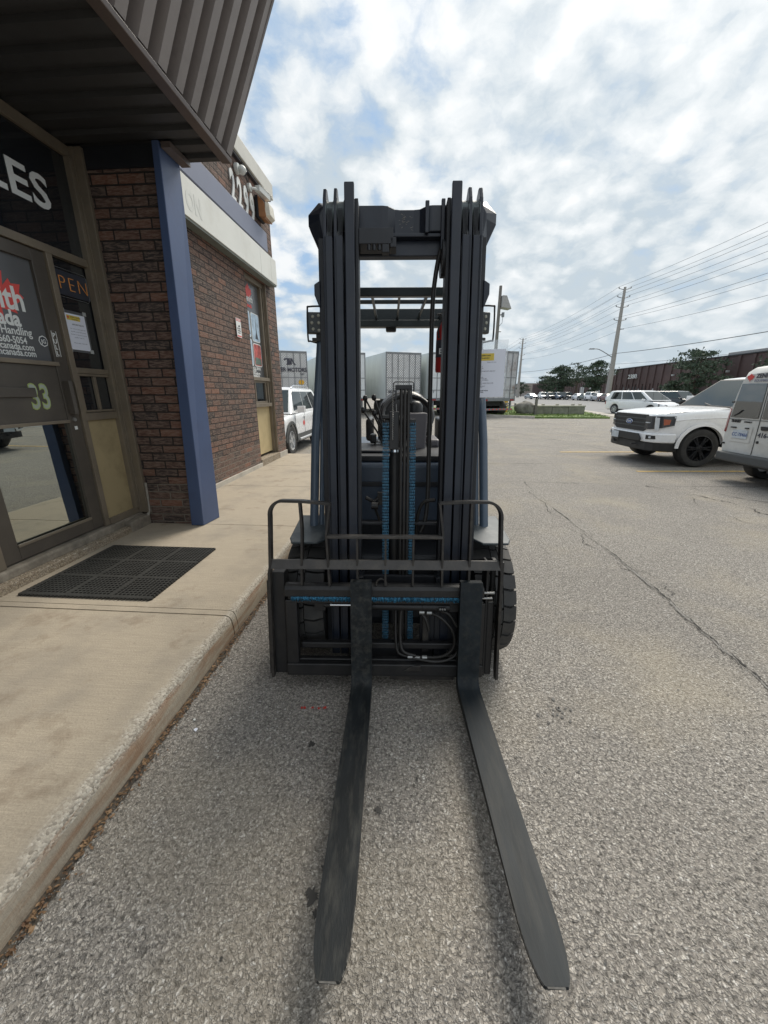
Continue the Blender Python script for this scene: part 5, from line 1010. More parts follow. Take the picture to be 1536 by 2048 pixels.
def cabin(h, mat_, parent, name='roof', crown=.04):
    L, Rr = h['L'], h['Rr']; b = MB(); xb0, hb, zb = L[0]; xb1 = L[1][0]; xt1, ht, zt = L[2]; xt0 = L[3][0]
    rows = []
    for (x0, x1, z, w_) in ((xb0,xb1,zb,hb),(xb0+(xt0-xb0)*.9,xb1+(xt1-xb1)*.9,zb+(zt-zb)*.9,hb+(ht-hb)*.9),(xt0+.02,xt1-.03,zt-.004,ht-.02)):
        rows.append([(x0,-w_,z),(x1,-w_,z),(x1,w_,z),(x0,w_,z),(x0,-w_,z)])
    cx0, cx1 = xt0+.18, xt1-.25
    rows.append([(cx0,-ht*.6,zt+crown*.8),(cx1,-ht*.6,zt+crown*.8),(cx1,ht*.6,zt+crown*.8),(cx0,ht*.6,zt+crown*.8),(cx0,-ht*.6,zt+crown*.8)])
    b.grid(rows); b.add(rows[-1][:4], [(0,1,2,3)])
    return b.build(name, mat_, parent, bevel=.05, seg=3, smooth=50)
def basics(name, label, cat, loc, rz, tab, sill, wx, r, w_, track, ra, paint, gh, rim='rimsilver', spokes=5, group=None, glass_='carglass', step=.06, lowtrim=None):
    t = empty(name, loc, rz, label, cat, group)
    shell(tab, sill, [(wx[0], r), (wx[1], r)], ra, step).build('body', paint, t, smooth=38)
    L0, L1 = tab[0][0], tab[-1][0]; hw = max(q[2] for q in tab)
    b = MB(); b.box(L0+.15, L1-.12, -hw+.27, hw-.27, sill-.02, r+ra*.95); b.box(wx[1]+ra, wx[0]-ra, -hw+.04, hw-.04, sill-.06, sill+.06) if wx[0] > wx[1] else None
    b.build('underbody', 'trim', t)
    cabin(gh, paint, t)
    for x in wx:
        for s in (1, -1): wheel(t, x, s*track, r, w_, rim, spokes, s)
    return t
def plate_box(parent, x, y, z, face, s=''):
    b = MB(); b.box(x-.006, x+.006, y-.15, y+.15, z-.075, z+.075); o = b.build('number_plate', 'platewhite', parent, bevel=.004)
    if s:
        fx = x+(.007 if face == '+x' else -.007)
        text('plate_lettering', s, .085, 'blueink', o, (fx, y, z-.03), face, .001, .001, 'CENTER', sx=.9)
    return o
# ---- pickup: nose towards the camera's left
PK = basics('pickup_truck', 'white pickup truck with black grille and black wheels facing the forklift', 'truck', (8.88, 9.44, 0), math.pi+R(-1.5),
    [(-2.95,1.22,.94,.62),(-2.85,1.26,1.0,.55),(0,1.26,1.015,.50),(.95,1.27,1.015,.50),(1.15,1.265,1.01,.50),(1.9,1.235,1.005,.50),(2.40,1.20,.995,.52),(2.62,1.175,.975,.56),(2.78,1.16,.935,.60),(2.88,1.145,.86,.64),(2.94,1.12,.77,.68),(2.965,1.07,.70,.72)],
    .5, (1.98, -1.72), .415, .29, .87, .475, 'carwhite', house(-.95,1.32,1.24,.95,-.55,.50,1.90,.74), 'rimblack', 6)
h = house(-.95,1.32,1.24,.95,-.55,.50,1.90,.74)
pane('windshield_seal', h['F'], .015, .985, .0, .97, 'trim', PK, off=.003); pane('windshield', h['F'], .045, .955, .07, .93, 'carglass', PK); pane('side_window', h['L'], .50, .82, .10, .90, 'carglass', PK, cut=(.52,.93)); pane('side_window', h['L'], .08, .47, .10, .90, 'carglass', PK); pane('side_window', h['Rr'], .20, .50, .1, .9, 'carglass', PK); pane('side_window', h['Rr'], .53, .92, .1, .9, 'carglass', PK); pane('rear_window', h['K'], .1, .9, .1, .9, 'carglass', PK)
b = MB(); b.prism([(-.62,1.115),(.62,1.115),(.655,1.07),(.64,.80),(.54,.745),(-.54,.745),(-.64,.80),(-.655,1.07)], 2.955, 2.992, 'x'); gr = b.build('grille', 'trim', PK, bevel=.01)
b = MB()
for z in (1.02, .93, .85): b.box(2.99, 3.003, -.60, .60, z-.012, z+.012)
for k in range(15): b.box(2.985, 2.992, -.56+.08*k-.004, -.56+.08*k+.004, .77, 1.09)
b.build('grille_bar', 'greytrim', gr)
b = MB(); b.lathe([(.0001,.022),(.062,.020),(.075,.008),(.078,0)], (0,0,0), 'x', 30); o = b.build('badge', 'blueink', gr, (2.995,0,.935), smooth=40); o.scale = (1,1.65,.72)
b = MB(); 
for r_ in (.077,): b.tube([(3.008, r_*1.65*math.cos(R(a)), .935+r_*.72*math.sin(R(a))) for a in range(0, 361, 15)], .006, 6, cap=False)
b.build('badge_ring', 'chrome', gr); text('badge_lettering', 'Ford', .085, 'white', gr, (3.018, 0, .912), '+x', .001, .001, 'CENTER', shear=.3)
for s in (1, -1):
    def Y(v): return s*v
    b = MB(); arcp = [(.60,2.985),(.70,2.972),(.79,2.940),(.87,2.885),(.93,2.81),(.962,2.72),(.985,2.60)]
    rows = []
    for k, (yy, xx) in enumerate(arcp):
        u = k/6; zb_ = .80+.10*u**2; zt_ = 1.085+.01*u
        rows.append([(xx-.06,Y(yy-.06*u),zt_),(xx+.012,Y(yy+.012*u),zt_),(xx+.014,Y(yy+.014*u),zb_),(xx-.06,Y(yy-.06*u),zb_),(xx-.06,Y(yy-.06*u),zt_)])
    b.grid(rows); b.add(rows[0][:4], [(0,1,2,3)]); b.add(rows[-1][:4], [(3,2,1,0)]); hl = b.build('headlight', 'lamp', PK, smooth=30)
    b = MB(); b.hexa([(2.86,Y(.84),.79),(2.82,Y(.875),.79),(2.84,Y(.86),1.05),(2.88,Y(.82),1.05),(2.925,Y(.845),.785),(2.872,Y(.91),.785),(2.888,Y(.895),1.06),(2.94,Y(.822),1.06)]); b.hexa([(2.84,Y(.83),1.05),(2.60,Y(.95),1.055),(2.60,Y(.95),1.08),(2.84,Y(.83),1.08),(2.935,Y(.835),1.05),(2.615,Y(1.004),1.055),(2.615,Y(1.004),1.085),(2.94,Y(.83),1.085)]); b.build('light_guide', 'lampwhite', hl, bevel=.004)
    b = MB(); b.hexa([(2.76,Y(.90),.90),(2.68,Y(.95),.92),(2.66,Y(.95),1.02),(2.78,Y(.88),1.03),(2.812,Y(.952),.90),(2.715,Y(.985),.92),(2.700,Y(.988),1.02),(2.830,Y(.942),1.03)]); b.build('side_reflector', 'amber', hl, bevel=.004)
    b = MB(); b.box(2.94,3.002,min(Y(.62),Y(.74)),max(Y(.62),Y(.74)),.935,.955); b.build('lamp_strip', 'lampwhite', hl)
    b = MB(); b.tube([(.84,Y(.98),1.27),(.84,Y(1.06),1.30)], .03, 8); b.box(.76,.90,min(Y(1.04),Y(1.26)),max(Y(1.04),Y(1.26)),1.26,1.50); b.build('door_mirror', 'carwhite', PK, bevel=.03, seg=3)
b = MB(); b.prism([(2.62,-1.005),(2.80,-.975),(2.93,-.88),(3.00,-.70),(3.03,-.4),(3.04,0),(3.03,.4),(3.00,.70),(2.93,.88),(2.80,.975),(2.62,1.005),(2.52,1.0),(2.52,-1.0)], .52, .72, 'z'); b.build('front_bumper', 'carwhite', PK, bevel=.03, seg=3)
b = MB(); b.prism([(2.62,-.985),(2.78,-.955),(2.90,-.86),(2.97,-.68),(3.0,-.4),(3.01,0),(3.0,.4),(2.97,.68),(2.90,.86),(2.78,.955),(2.62,.985),(2.45,.98),(2.45,-.98)], .33, .518, 'z'); b.build('lower_bumper', 'trim', PK, bevel=.02)
b = MB(); b.prism([(-.50,.69),(.50,.69),(.60,.60),(.60,.53),(-.60,.53),(-.60,.60)], 3.03, 3.062, 'x'); b.build('bumper_intake', 'trim', PK, bevel=.008)
for s in (1, -1):
    b = MB(); b.hexa([(2.90,s*.70,.585),(2.80,s*.90,.60),(2.80,s*.90,.67),(2.90,s*.70,.675),(3.004,s*.715,.585),(2.925,s*.905,.60),(2.930,s*.895,.675),(3.004,s*.715,.675)]); fg = b.build('fog_lamp_pocket', 'trim', PK, (.004,0,0), bevel=.006)
    b = MB(); b.box(2.95,2.982,min(s*.78,s*.83),max(s*.78,s*.83),.61,.655); b.build('fog_lamp', 'lampwhite', fg, bevel=.006)
plate_box(PK, 3.072, -.40, .60, '+x')
b = MB(); b.tube([(3.03,.35,.44),(3.10,.35,.44),(3.11,.42,.45),(3.03,.44,.46)], .016, 8); b.tube([(3.03,-.35,.44),(3.10,-.35,.44),(3.11,-.42,.45),(3.03,-.44,.46)], .016, 8); b.build('tow_hook', 'trim', PK)
for s in (1, -1):
    b = MB(); b.tube([(2.86,s*.80,1.128),(2.70,s*.885,1.150),(2.40,s*.925,1.180),(1.9,s*.935,1.212),(1.40,s*.93,1.242)], .006, 6); b.build('hood_gap', 'greytrim', PK)
    b = MB(); b.tube([(2.60,s*.985,1.00),(2.2,s*1.004,1.045),(1.6,s*1.010,1.065),(1.18,s*1.014,1.07)], .010, 8); b.build('body_crease', 'carwhite', PK, smooth=50)
    b = MB(); rows = []
    for k in range(25): a = math.pi*k/24; x = 1.98-.475*math.cos(a); z = .415+.475*math.sin(a); x2 = 1.98-.545*math.cos(a); z2 = .415+.545*math.sin(a); rows.append([(x,s*1.0,z),(x,s*1.028,z),(x2,s*1.024,z2),(x2+.0,s*1.0,z2)])
    b.grid(rows); b.build('wheel_arch_lip', 'carwhite', PK, smooth=40)
    b = MB(); b.prism([(.95,1.10),(1.16,1.10),(1.05,.90),(.97,.98)], s*1.0, s*1.022, 'y'); b.build('side_vent', 'trim', PK, bevel=.004)
    b = MB(); b.box(-2.0,1.3,min(s*.80,s*.98),max(s*.80,s*.98),.36,.42); b.build('running_board', 'trim', PK, bevel=.01)
    b = MB(); b.box(1.02,1.026,min(s*1.0,s*1.019),max(s*1.0,s*1.019),.52,1.24); b.box(-.05,-.044,min(s*1.0,s*1.019),max(s*1.0,s*1.019),.52,1.24); b.build('door_gap', 'trim', PK)
b = MB(); b.tube([(1.34,.75,1.275),(1.32,.2,1.29),(1.26,-.1,1.34)], .012, 6); b.box(1.30,1.42,-.85,.85,1.235,1.262); b.build('wiper', 'trim', PK, bevel=.004)
b = MB(); b.prism([(1.4,-.62),(2.85,-.52),(2.85,-.49),(1.4,-.59)], 1.17, 1.262, 'z'); b.prism([(1.4,.59),(2.85,.49),(2.85,.52),(1.4,.62)], 1.17, 1.262, 'z')
# ---- cargo van: rear towards the camera's left
VN = empty('cargo_van', (6.43+2.2, 6.56, 0), R(-1.0), 'dirty white cargo van seen from behind with a maple leaf and lettering on its doors', 'van')
VS = [(.93,0),(.97,.04),(.995,.12),(1.0,.30),(.995,.46),(.965,.60),(.925,.75),(.875,.88),(.82,.955),(.72,.99),(.40,1.004),(0,1.01)]
shell([(-2.2,1.90,.86,.50),(-2.17,1.97,.90,.45),(-2.10,2.02,.915,.42),(0,2.06,.918,.40),(1.0,1.98,.918,.40),(1.7,1.25,.90,.42),(2.1,1.05,.85,.45),(2.2,.85,.75,.5)], .4, [(-1.38,.33),(1.42,.33)], .39, .06, VS).build('body', 'vanwhite', VN, smooth=38)
MB().box(-2.05,2.0,-.65,.65,.30,.70).build('underbody', 'trim', VN)
for x in (-1.38, 1.42):
    for s in (1,-1): wheel(VN, x, s*.78, .33, .21, 'rimsilver', 5, s)
b = MB(); b.prism([(-2.18,-.90),(-2.29,-.84),(-2.33,-.5),(-2.335,0),(-2.33,.5),(-2.29,.84),(-2.18,.90),(-1.85,.93),(-1.85,-.93)], .37, .53, 'z'); b.build('rear_bumper', 'greytrim', VN, bevel=.03, seg=3)
for ya, yb in ((.235,.80),(.165,-.80)):
    yt = yb*.915; b = MB(); b.hexa([(-2.206,ya,1.15),(-2.206,yb,1.15),(-2.20,yt,1.73),(-2.20,ya,1.73),(-2.218,ya,1.15),(-2.218,yb,1.15),(-2.212,yt,1.73),(-2.212,ya,1.73)]); b.build('rear_window', 'vanglass', VN, bevel=.015)
for s in (1,-1):
    b = MB(); b.hexa([(-2.18,s*.84,.88),(-2.10,s*.925,.88),(-2.10,s*.915,1.30),(-2.18,s*.83,1.30),(-2.215,s*.835,.88),(-2.16,s*.935,.88),(-2.15,s*.925,1.30),(-2.212,s*.825,1.30)]); b.build('tail_lamp', 'tail', VN, bevel=.008)
    for z in (.66, 1.40): b = MB(); b.box(-2.215,-2.20,min(s*.80,s*.85),max(s*.80,s*.85),z,z+.03); b.build('door_hinge', 'trim', VN, bevel=.003)
b = MB(); b.box(-2.208,-2.199,.195,.205,.54,1.90); b.box(-2.208,-2.199,-.82,.82,1.115,1.122); b.build('door_gap', 'greytrim', VN)
b = MB(); b.prism([(.12,.98),(.13,1.03),(-.03,1.03),(-.06,1.01),(-.03,.97),(.10,.96)], -2.235, -2.202, 'x'); b.build('door_handle', 'trim', VN, bevel=.008)
b = MB(); b.hexa([(-2.20,.32,.74),(-2.20,.70,.74),(-2.20,.70,.99),(-2.20,.32,.99),(-2.208,.29,.72),(-2.208,.73,.72),(-2.208,.73,1.01),(-2.208,.29,1.01)]); b.build('plate_recess', 'vanwhite', VN, bevel=.006)
plate_box(VN, -2.216, .51, .86, '-x', 'CC·78466')
b = MB(); b.box(-2.235,-2.205,.62,.72,.965,.985); b.build('plate_lamp', 'trim', VN); b = MB(); b.box(-2.235,-2.205,.36,.42,.965,.985); b.build('plate_lamp', 'trim', VN)
text('door_lettering', 'TRANSIT', .060, 'trim', VN, (-2.2065, .77, 1.065), '-x', .002, .003, sx=.85); text('door_lettering', 'CONNECT', .036, 'trim', VN, (-2.2065, .50, 1.068), '-x', .002, .001, sx=.9)
leaf('leaf_emblem', 'red', VN, (-2.206, .60, 1.825), '-x', .075, .004)
text('door_lettering', 'ZENITH', .095, 'ink', VN, (-2.2095, .49, 1.825), '-x', .001, .003); text('door_lettering', 'EQUIPMENT', .060, 'greyink', VN, (-2.2095, .51, 1.76), '-x', .001, .001)
text('door_lettering', '416-660-5054', .11, 'ink', VN, (-2.2065, .17, .845), '-x', .001, .002)
b = MB(); b.lathe([(.0001,-.012),(.022,-.01),(.024,0)], (-2.205,.14,.76), 'x', 16); b.build('reversing_sensor', 'trim', VN)
b = MB(); b.tube([(-2.225,.72,1.18),(-2.23,.64,1.22),(-2.23,.57,1.28)], .009, 6); b.build('wiper', 'trim', VN)
b = MB(); b.tube([(-2.30,-.3,.33),(-1.9,-.3,.33)], .03, 10); b.build('tow_bar', 'trim', VN)
# ---- white SUV behind the building corner
sx_, sy_, _ = bw_(-4.12, 11.55)
SV = basics('suv', 'white SUV with grey cladding and silver wheels parked behind the brick corner', 'car', (sx_, sy_, 0), -math.pi/2-R(4.2),
    [(-2.42,1.0,.80,.6),(-2.36,1.08,.90,.42),(-2.2,1.10,.96,.36),(0,1.08,.985,.33),(.9,1.06,.985,.33),(1.2,1.04,.98,.33),(1.9,.98,.965,.34),(2.2,.90,.91,.38),(2.36,.80,.80,.42),(2.42,.70,.68,.46)],
    .33, (1.48, -1.42), .375, .25, .86, .43, 'carwhite', house(-2.25,1.30,1.05,.93,-1.85,.45,1.70,.70), 'rimsilver', 5)
h = house(-2.25,1.30,1.05,.93,-1.85,.45,1.70,.70)
pane('windshield', h['F'], .04, .96, .06, .92, 'carglass', SV); pane('rear_window', h['K'], .1, .9, .2, .85, 'carglass', SV)
for k in ('L', 'Rr'):
    for u0, u1, cut in (((.645,.93,(.655,.985)),(.36,.63,(.37,.64)),(.06,.34,(.10,.35))) if k == 'L' else ((.07,.355,(.015,.345)),(.37,.64,(.36,.63)),(.66,.94,(.65,.90)))):
        pane('side_window', h[k], u0, u1, .10, .86, 'carglass', SV, cut=cut)
for s in (1, -1):
    b = MB(); rows = []
    for k in range(25): a = math.pi*k/24; x = 1.48-.43*math.cos(a); z = .375+.43*math.sin(a); x2 = 1.48-.50*math.cos(a); z2 = .375+.50*math.sin(a); rows.append([(x,s*.97,z),(x,s*1.0,z),(x2,s*.995,z2),(x2,s*.97,z2)])
    b.grid(rows); b.box(-.98,1.04,min(s*.96,s*.993),max(s*.96,s*.993),.32,.50); b.build('wheel_arch_cladding', 'greytrim', SV, smooth=40)
    b = MB(); b.tube([(-1.0,s*1.03,.36),(.95,s*1.03,.36)], .035, 12); b.build('running_board', 'rimsilver', SV, smooth=50)
    b = MB(); b.tube([(-1.6,s*.66,1.70),(-1.4,s*.67,1.77),(.1,s*.67,1.77),(.32,s*.66,1.70)], .02, 8); b.build('roof_rail', 'chrome', SV, smooth=50)
    b = MB(); b.tube([(.98,s*.95,1.10),(.98,s*1.05,1.13)], .03, 8); b.box(.90,1.05,min(s*1.03,s*1.22),max(s*1.03,s*1.22),1.07,1.24); b.build('door_mirror', 'carwhite', SV, bevel=.035, seg=3)
    for x in (.12, -.95): 
        b = MB(); b.box(x,x+.2,min(s*.98,s*1.01),max(s*.98,s*1.01),.93,.955); b.build('door_handle', 'carwhite', SV, bevel=.006)
    b = MB(); 
    for x in (1.12,.22,-.85): b.box(x,x+.006,min(s*.98,s*.988),max(s*.98,s*.988),.50,1.05)
    b.build('door_gap', 'greytrim', SV)
leaf('leaf_emblem', 'red', SV, (.32, .9885, .74), '+y', .11, .002)
# ---- minivan on the road, and simple parked cars
def simple_car(name, label, loc, rz, paint, kind='sedan', group=None):
    if kind == 'van':
        tab = [(-2.5,.95,.80,.5),(-2.42,1.08,.93,.35),(0,1.06,.99,.30),(1.2,1.02,.98,.30),(1.9,.92,.95,.32),(2.3,.80,.85,.36),(2.5,.62,.65,.42)]; gh = house(-2.42,1.62,1.03,.93,-2.15,.55,1.70,.74)
        wx, r, ra = (1.55,-1.5), .35, .40
    elif kind == 'suv':
        tab = [(-2.3,1.0,.80,.5),(-2.25,1.08,.93,.35),(0,1.08,.96,.33),(1.2,1.05,.95,.33),(1.9,.98,.93,.34),(2.25,.85,.80,.40),(2.3,.7,.7,.45)]; gh = house(-2.2,1.15,1.05,.90,-1.9,.40,1.70,.70); wx, r, ra = (1.4,-1.4), .37, .42
    else:
        tab = [(-2.35,.85,.75,.4),(-2.25,.98,.88,.3),(-1.2,1.0,.92,.27),(0,.96,.93,.26),(1.2,.93,.92,.27),(1.9,.82,.88,.3),(2.3,.66,.72,.35),(2.35,.55,.6,.4)]; gh = house(-1.75,1.15,.94,.85,-1.05,.25,1.42,.62); wx, r, ra = (1.4,-1.35), .33, .38
    t = basics(name, label, 'car', loc, rz, tab, .32, wx, r, .22, .80 if kind != 'van' else .84, ra, paint, gh, 'rimsilver', 5, group, step=.15)
    pane('windshield', gh['F'], .05, .95, .06, .92, 'carglass', t); pane('rear_window', gh['K'], .1, .9, .15, .88, 'carglass', t)
    n = 3 if kind == 'van' else 2
    for k in ('L', 'Rr'):
        for i in range(n):
            a = .08+i*.84/n; pane('side_window', gh[k], a, a+.84/n-.02, .1, .88, 'carglass', t)
    x1 = tab[-1][0]; x0 = tab[0][0]; hw = tab[3][2]
    for s in (1, -1):
        b = MB(); b.hexa([(x1-.42,s*(hw-.12),.62),(x1-.05,s*.45,.58),(x1-.08,s*.45,.74),(x1-.42,s*(hw-.12),.84),(x1-.36,s*(hw-.03),.62),(x1+.01,s*.50,.58),(x1-.03,s*.50,.72),(x1-.38,s*(hw-.05),.83)]); b.build('headlight', 'lamp', t)
        b = MB(); b.box(x0-.01,x0+.18,min(s*.55,s*.86),max(s*.55,s*.86),.70,.90); b.build('tail_lamp', 'tail', t, bevel=.01)
        b = MB(); b.box(.95,1.1,min(s*(hw-.03),s*(hw+.2)),max(s*(hw-.03),s*(hw+.2)),1.0,1.14); b.build('door_mirror', paint, t, bevel=.03)
    b = MB(); b.box(x1-.10,x1+.012,-.55,.55,.38,.60); b.build('grille', 'trim', t, bevel=.01)
    return t
simple_car('minivan', 'white minivan driving on the road behind the pickup', (19.35, 30.3, 0), -math.pi/2+R(17), 'carwhite', 'van')
simple_car('suv', 'black SUV on the road between the minivan and the pickup', (27.0, 37.2, .01), -math.pi/2+R(17), 'cardark', 'suv')
GC = 'cars parked before the brown building across the road'
cars = [(1002,797.0,'carwhite','sedan','white sedan at the far left end of the parked row',.3),(1022,797.0,'carblue','sedan','grey-blue sedan, second from the left in the far parked row',.5),(1062,798.2,'carsilver','sedan','silver sedan in the far row, just right of the far utility pole',1.2),
 (1086,798.6,'carwhite','suv','white SUV in the far row, left of the black group',.6),(1100,799.0,'cardark','suv','first black SUV of the dark group under the pine trees',.7),(1117,799.3,'carblue','suv','grey SUV in the middle of the dark group under the pines',.7),(1133,799.7,'cardark','suv','wide black SUV at the right end of the dark group',1.3),
 (1158,800.6,'carwhite','sedan','white sedan standing just right of the dark group',.8),(1171,801.3,'cargreen','sedan','dark green sedan, low, left of the near utility pole',.8),(1185,802.0,'carwhite','suv','pale SUV immediately left of the near utility pole',.8),(1198,802.8,'carsilver','sedan','silver sedan directly behind the near utility pole',.8),(1216,803.8,'carred','sedan','dark red sedan immediately right of the near utility pole',.9),(1233,804.8,'carwhite','sedan','white sedan in the far row beside the minivan',.9)]
def gp(x, y, z=0):
    u = (1024-y)/776; s_, c_ = math.sin(R(17.1)), math.cos(R(17.1)); t = (z-1.58)/(-s_+u*c_); return ((x-768)/776*t, (c_+u*s_)*t)
protos = {}
for x_, y_, p_, k_, lab, hd in cars:
    X, Yw = gp(x_, y_+.0); rz = -math.pi/2-.5+hd*.5
    if (p_, k_) in protos:
        o = copy_tree(protos[(p_, k_)]); o.location = (X, Yw, 0); o.rotation_euler = (0,0,rz); o['label'] = lab
    else: protos[(p_, k_)] = simple_car('parked_car', lab, (X, Yw, 0), rz, p_, k_, GC)
    if not lab: pass
# ================================================================== TRAILERS
GT = 'semi trailers parked in a row at the back of the yard'
def trailer(X, Y, rz, face, label, num='', marks=None, deck=1.15, H=4.2):
    """local: +x runs forward from the rear doors, y across (left +)"""
    t = empty('semi_trailer', (X, Y, 0), rz, label, 'trailer', GT)
    b = MB(); b.box(0.02, 14.5, -1.3, 1.3, deck, H); b.build('box_body', 'trailerwhite', t, bevel=.02)
    b = MB(); b.box(-.02, .02, -1.24, 1.24, deck+.08, H-.12); dr = b.build('rear_door', face, t)
    b = MB(); b.box(-.04,.05,-1.31,-1.24,deck,H+.01); b.box(-.04,.05,1.24,1.31,deck,H+.01); b.box(-.04,.05,-1.24,1.24,H-.12,H+.01); b.box(-.06,.06,-1.31,1.31,deck-.12,deck+.08); b.build('door_frame', 'galv', t, bevel=.01)
    b = MB()
    for y in (-.85,-.42,.42,.85): b.cyl((-.05,y,deck+.05),(-.05,y,H-.08),.022,8)
    b.box(-.035,-.02,-.012,.012,deck+.08,H-.12)
    for z in (1.75, 2.55): b.box(-.045,-.02,-1.24,1.24,z-.02,z+.02)
    b.build('lock_rod', 'galv', dr)
    b = MB(); b.box(.05,.15,-1.1,-1.0,.45,deck); b.box(.05,.15,1.0,1.1,.45,deck); b.box(.0,.12,-1.2,1.2,.42,.55); ub = b.build('underrun_bumper', 'galv', t)
    b = MB()
    for k in range(8): b.box(-.006,.0,-1.15+k*.29,-1.15+k*.29+.145,.45,.52)
    b.build('reflector_strip', 'red', ub); 
    b = MB()
    for s in (1,-1): b.box(-.08,-.05,min(s*.9,s*1.2),max(s*.9,s*1.2),deck-.10,deck+.0)
    b.build('tail_lamp', 'tail', t)
    for x in (1.2, 2.4):
        for s in (1,-1):
            b = MB(); b.lathe([(.25,-.28),(.50,-.28),(.52,-.2),(.52,.2),(.50,.28),(.25,.28),(.0001,.1)], (x, s*.95, .52), 'y', 28); b.build('wheel', 'tyre', t, smooth=35)
    b = MB(); b.box(11.5,11.7,-.9,-.7,0,deck); b.box(11.5,11.7,.7,.9,0,deck); b.build('landing_leg', 'galv', t); b = MB(); b.box(.6,3.2,-.6,.6,.7,deck-.02); b.build('bogie', 'trim', t)
    if num: text('door_lettering', num, .22, 'ink', dr, (-.045, 1.15, 1.55), '-x', .003, .004)
    return t, dr
TA = math.pi/2+R(20)
def tl(X, Y, *a, **k):   # X,Y = rear left corner as seen
    r = TA; off = Vector((0, -1.3)); c_, s_ = math.cos(r), math.sin(r)
    return trailer(X-(off.x*c_-off.y*s_)*1.0, Y-(off.x*s_+off.y*c_)*1.0, r, *a, **k) if 0 else trailer(X+1.3*math.cos(R(20)), Y+1.3*math.sin(R(20)), r, *a, **k)
t1, d1 = tl(-7.62, 27.0, 'steelq', 'silver quilted-door trailer marked POWER MOTORS beside the brick corner')
b = MB()
text('door_lettering', 'POWER MOTORS', .36, 'ink', d1, (-.076, 1.20, 2.92), '-x', .004, .010, sx=.86); text('door_lettering', 'INC.', .15, 'ink', d1, (-.05, -.80, 2.72), '-x', .004, .004)
b = MB()
for P in ([(.22,3.75),(-.10,3.75),(-.16,3.68),(-.16,3.62),(-.06,3.62),(-.06,3.67),(.15,3.67),(.15,3.42),(-.02,3.42),(-.02,3.34),(.22,3.34)],): b.prism([(-y, z) for y, z in [(-.05-p[0]*-1+.0, p[1]) for p in P]], -.054, -.046, 'x')
b.build('door_emblem', 'ink', d1)
b = MB(); b.prism([(.02,3.34),(.02,3.75),(-.10,3.75),(-.20,3.55),(-.20,3.75),(-.30,3.75),(-.55,3.34),(-.42,3.34),(-.28,3.6),(-.28,3.34),(-.20,3.34),(-.10,3.52),(-.08,3.34)], -.056, -.048, 'x'); b.build('door_emblem', 'ink', d1)
b = MB(); b.prism([(-.85+.17*math.cos(R(a))*1.2, 2.25+.17*math.sin(R(a))) for a in range(0,360,45)], -.05, -.04, 'x'); b.build('warning_decal', 'decal', d1)
tl(-3.75, 27.9, 'trailerface', 'white trailer mostly hidden by the left side of the forklift mast')
tl(.13, 28.0, 'steelq', 'silver quilted-door trailer framed in the centre of the forklift mast', '48748')
tl(3.25, 28.3, 'trailerface', 'plain white trailer just right of the centre of the forklift mast', '7')
tl(6.55, 27.0, 'trailerdirty', 'white trailer with rusty streaked rear doors behind the hanging notice')

# ================================================================== ISLAND THINGS
b = MB(); import bmesh
bm = bmesh.new(); bmesh.ops.create_icosphere(bm, subdivisions=4, radius=1)
from mathutils import noise as mn
for v in bm.verts:
    p = v.co.copy(); k = 1+.22*mn.noise(p*1.1+Vector((3,1,2)))+.06*mn.noise(p*3.5); v.co = Vector((p.x*.74*k, p.y*.55*k, max(-.25, p.z*.56*k-.0)+(.08 if p.x > -.2 else -.02)*max(0,p.z)))
me = bpy.data.meshes.new('boulder'); bm.to_mesh(me); bm.free(); me.materials.append(M['boulder']); me.polygons.foreach_set('use_smooth', [True]*len(me.polygons)); me.set_sharp_from_angle(angle=R(30))
o = bpy.data.objects.new('boulder', me); COL.objects.link(o); o.location = (10.05, 28.6, .42); tag(o, 'large rounded grey boulder on the grass island', 'boulder')
b = MB(); bl = empty('stone_planter', (12.55, 28.9, 0), R(-2), 'long weathered concrete block wall with pale top on the grass island', 'planter')
for k in range(3): b = MB(); b.box(-1.72+k*1.15,-.585+k*1.15,-.42,.42,.06,.62-(.02 if k == 1 else 0)); b.build('block', 'stone', bl, bevel=.05, seg=3)
b = MB(); b.box(-1.74,1.74,-.45,.45,.62,.72); b.build('coping_slab', 'stonetop', bl, bevel=.03, seg=2)
b = MB(); 
for x in (-1.2,-.2,.9,1.4): b.box(x,x+.16,-.2,.1,.72,.82)
b.build('loose_stone', 'stonetop', bl, bevel=.03)
def simple(name, mb, m, loc, label, cat, group=None, **k): return tag(mb.build(name, m, None, loc, **k), label, cat, group)
b = MB(); b.box(-.08,.08,-.08,.08,0,1.12); b.box(-.62,-.06,-.04,.04,.62,.70); b.box(-.62,-.54,-.06,.06,.50,.74); simple('barrier_post', b, 'wood', (10.62,28.1,.05), 'dark short post with a stub rail between boulder and planter', 'post', bevel=.01)
b = MB(); b.cyl((0,0,0),(0,0,1.25),.16,20); b.lathe([(.16,1.25),(.11,1.34),(.0001,1.37)], (0,0,0), 'z', 20); simple('bollard', b, 'yellow', (9.72,32.1,0), 'yellow steel bollard behind the notice sleeve', 'bollard', smooth=40)
b = MB(); b.tube([(0,-.5,.75),(0,.5,.75),(0,.5,.45)], .05, 8); b.tube([(-.5,0,.6),(.5,0,.6)], .04, 8); b.cyl((.5,0,.45),(.5,0,.78),.07,8); b.cyl((-.5,0,.45),(-.5,0,.7),.07,8); simple('pipe_barrier', b, 'galv', (9.25,29.9,.05), 'low dark pipe frame left of the boulder', 'barrier')
lp_ = empty('lamp_post', (9.75, 36.5, 0), R(10), 'weathered wooden post with a grey box lamp right of the forklift', 'lamp post')
b = MB(); b.tube([(0,0,0),(0,0,10.1)], [.17,.12], 14); b.build('post', 'wood', lp_, smooth=40)
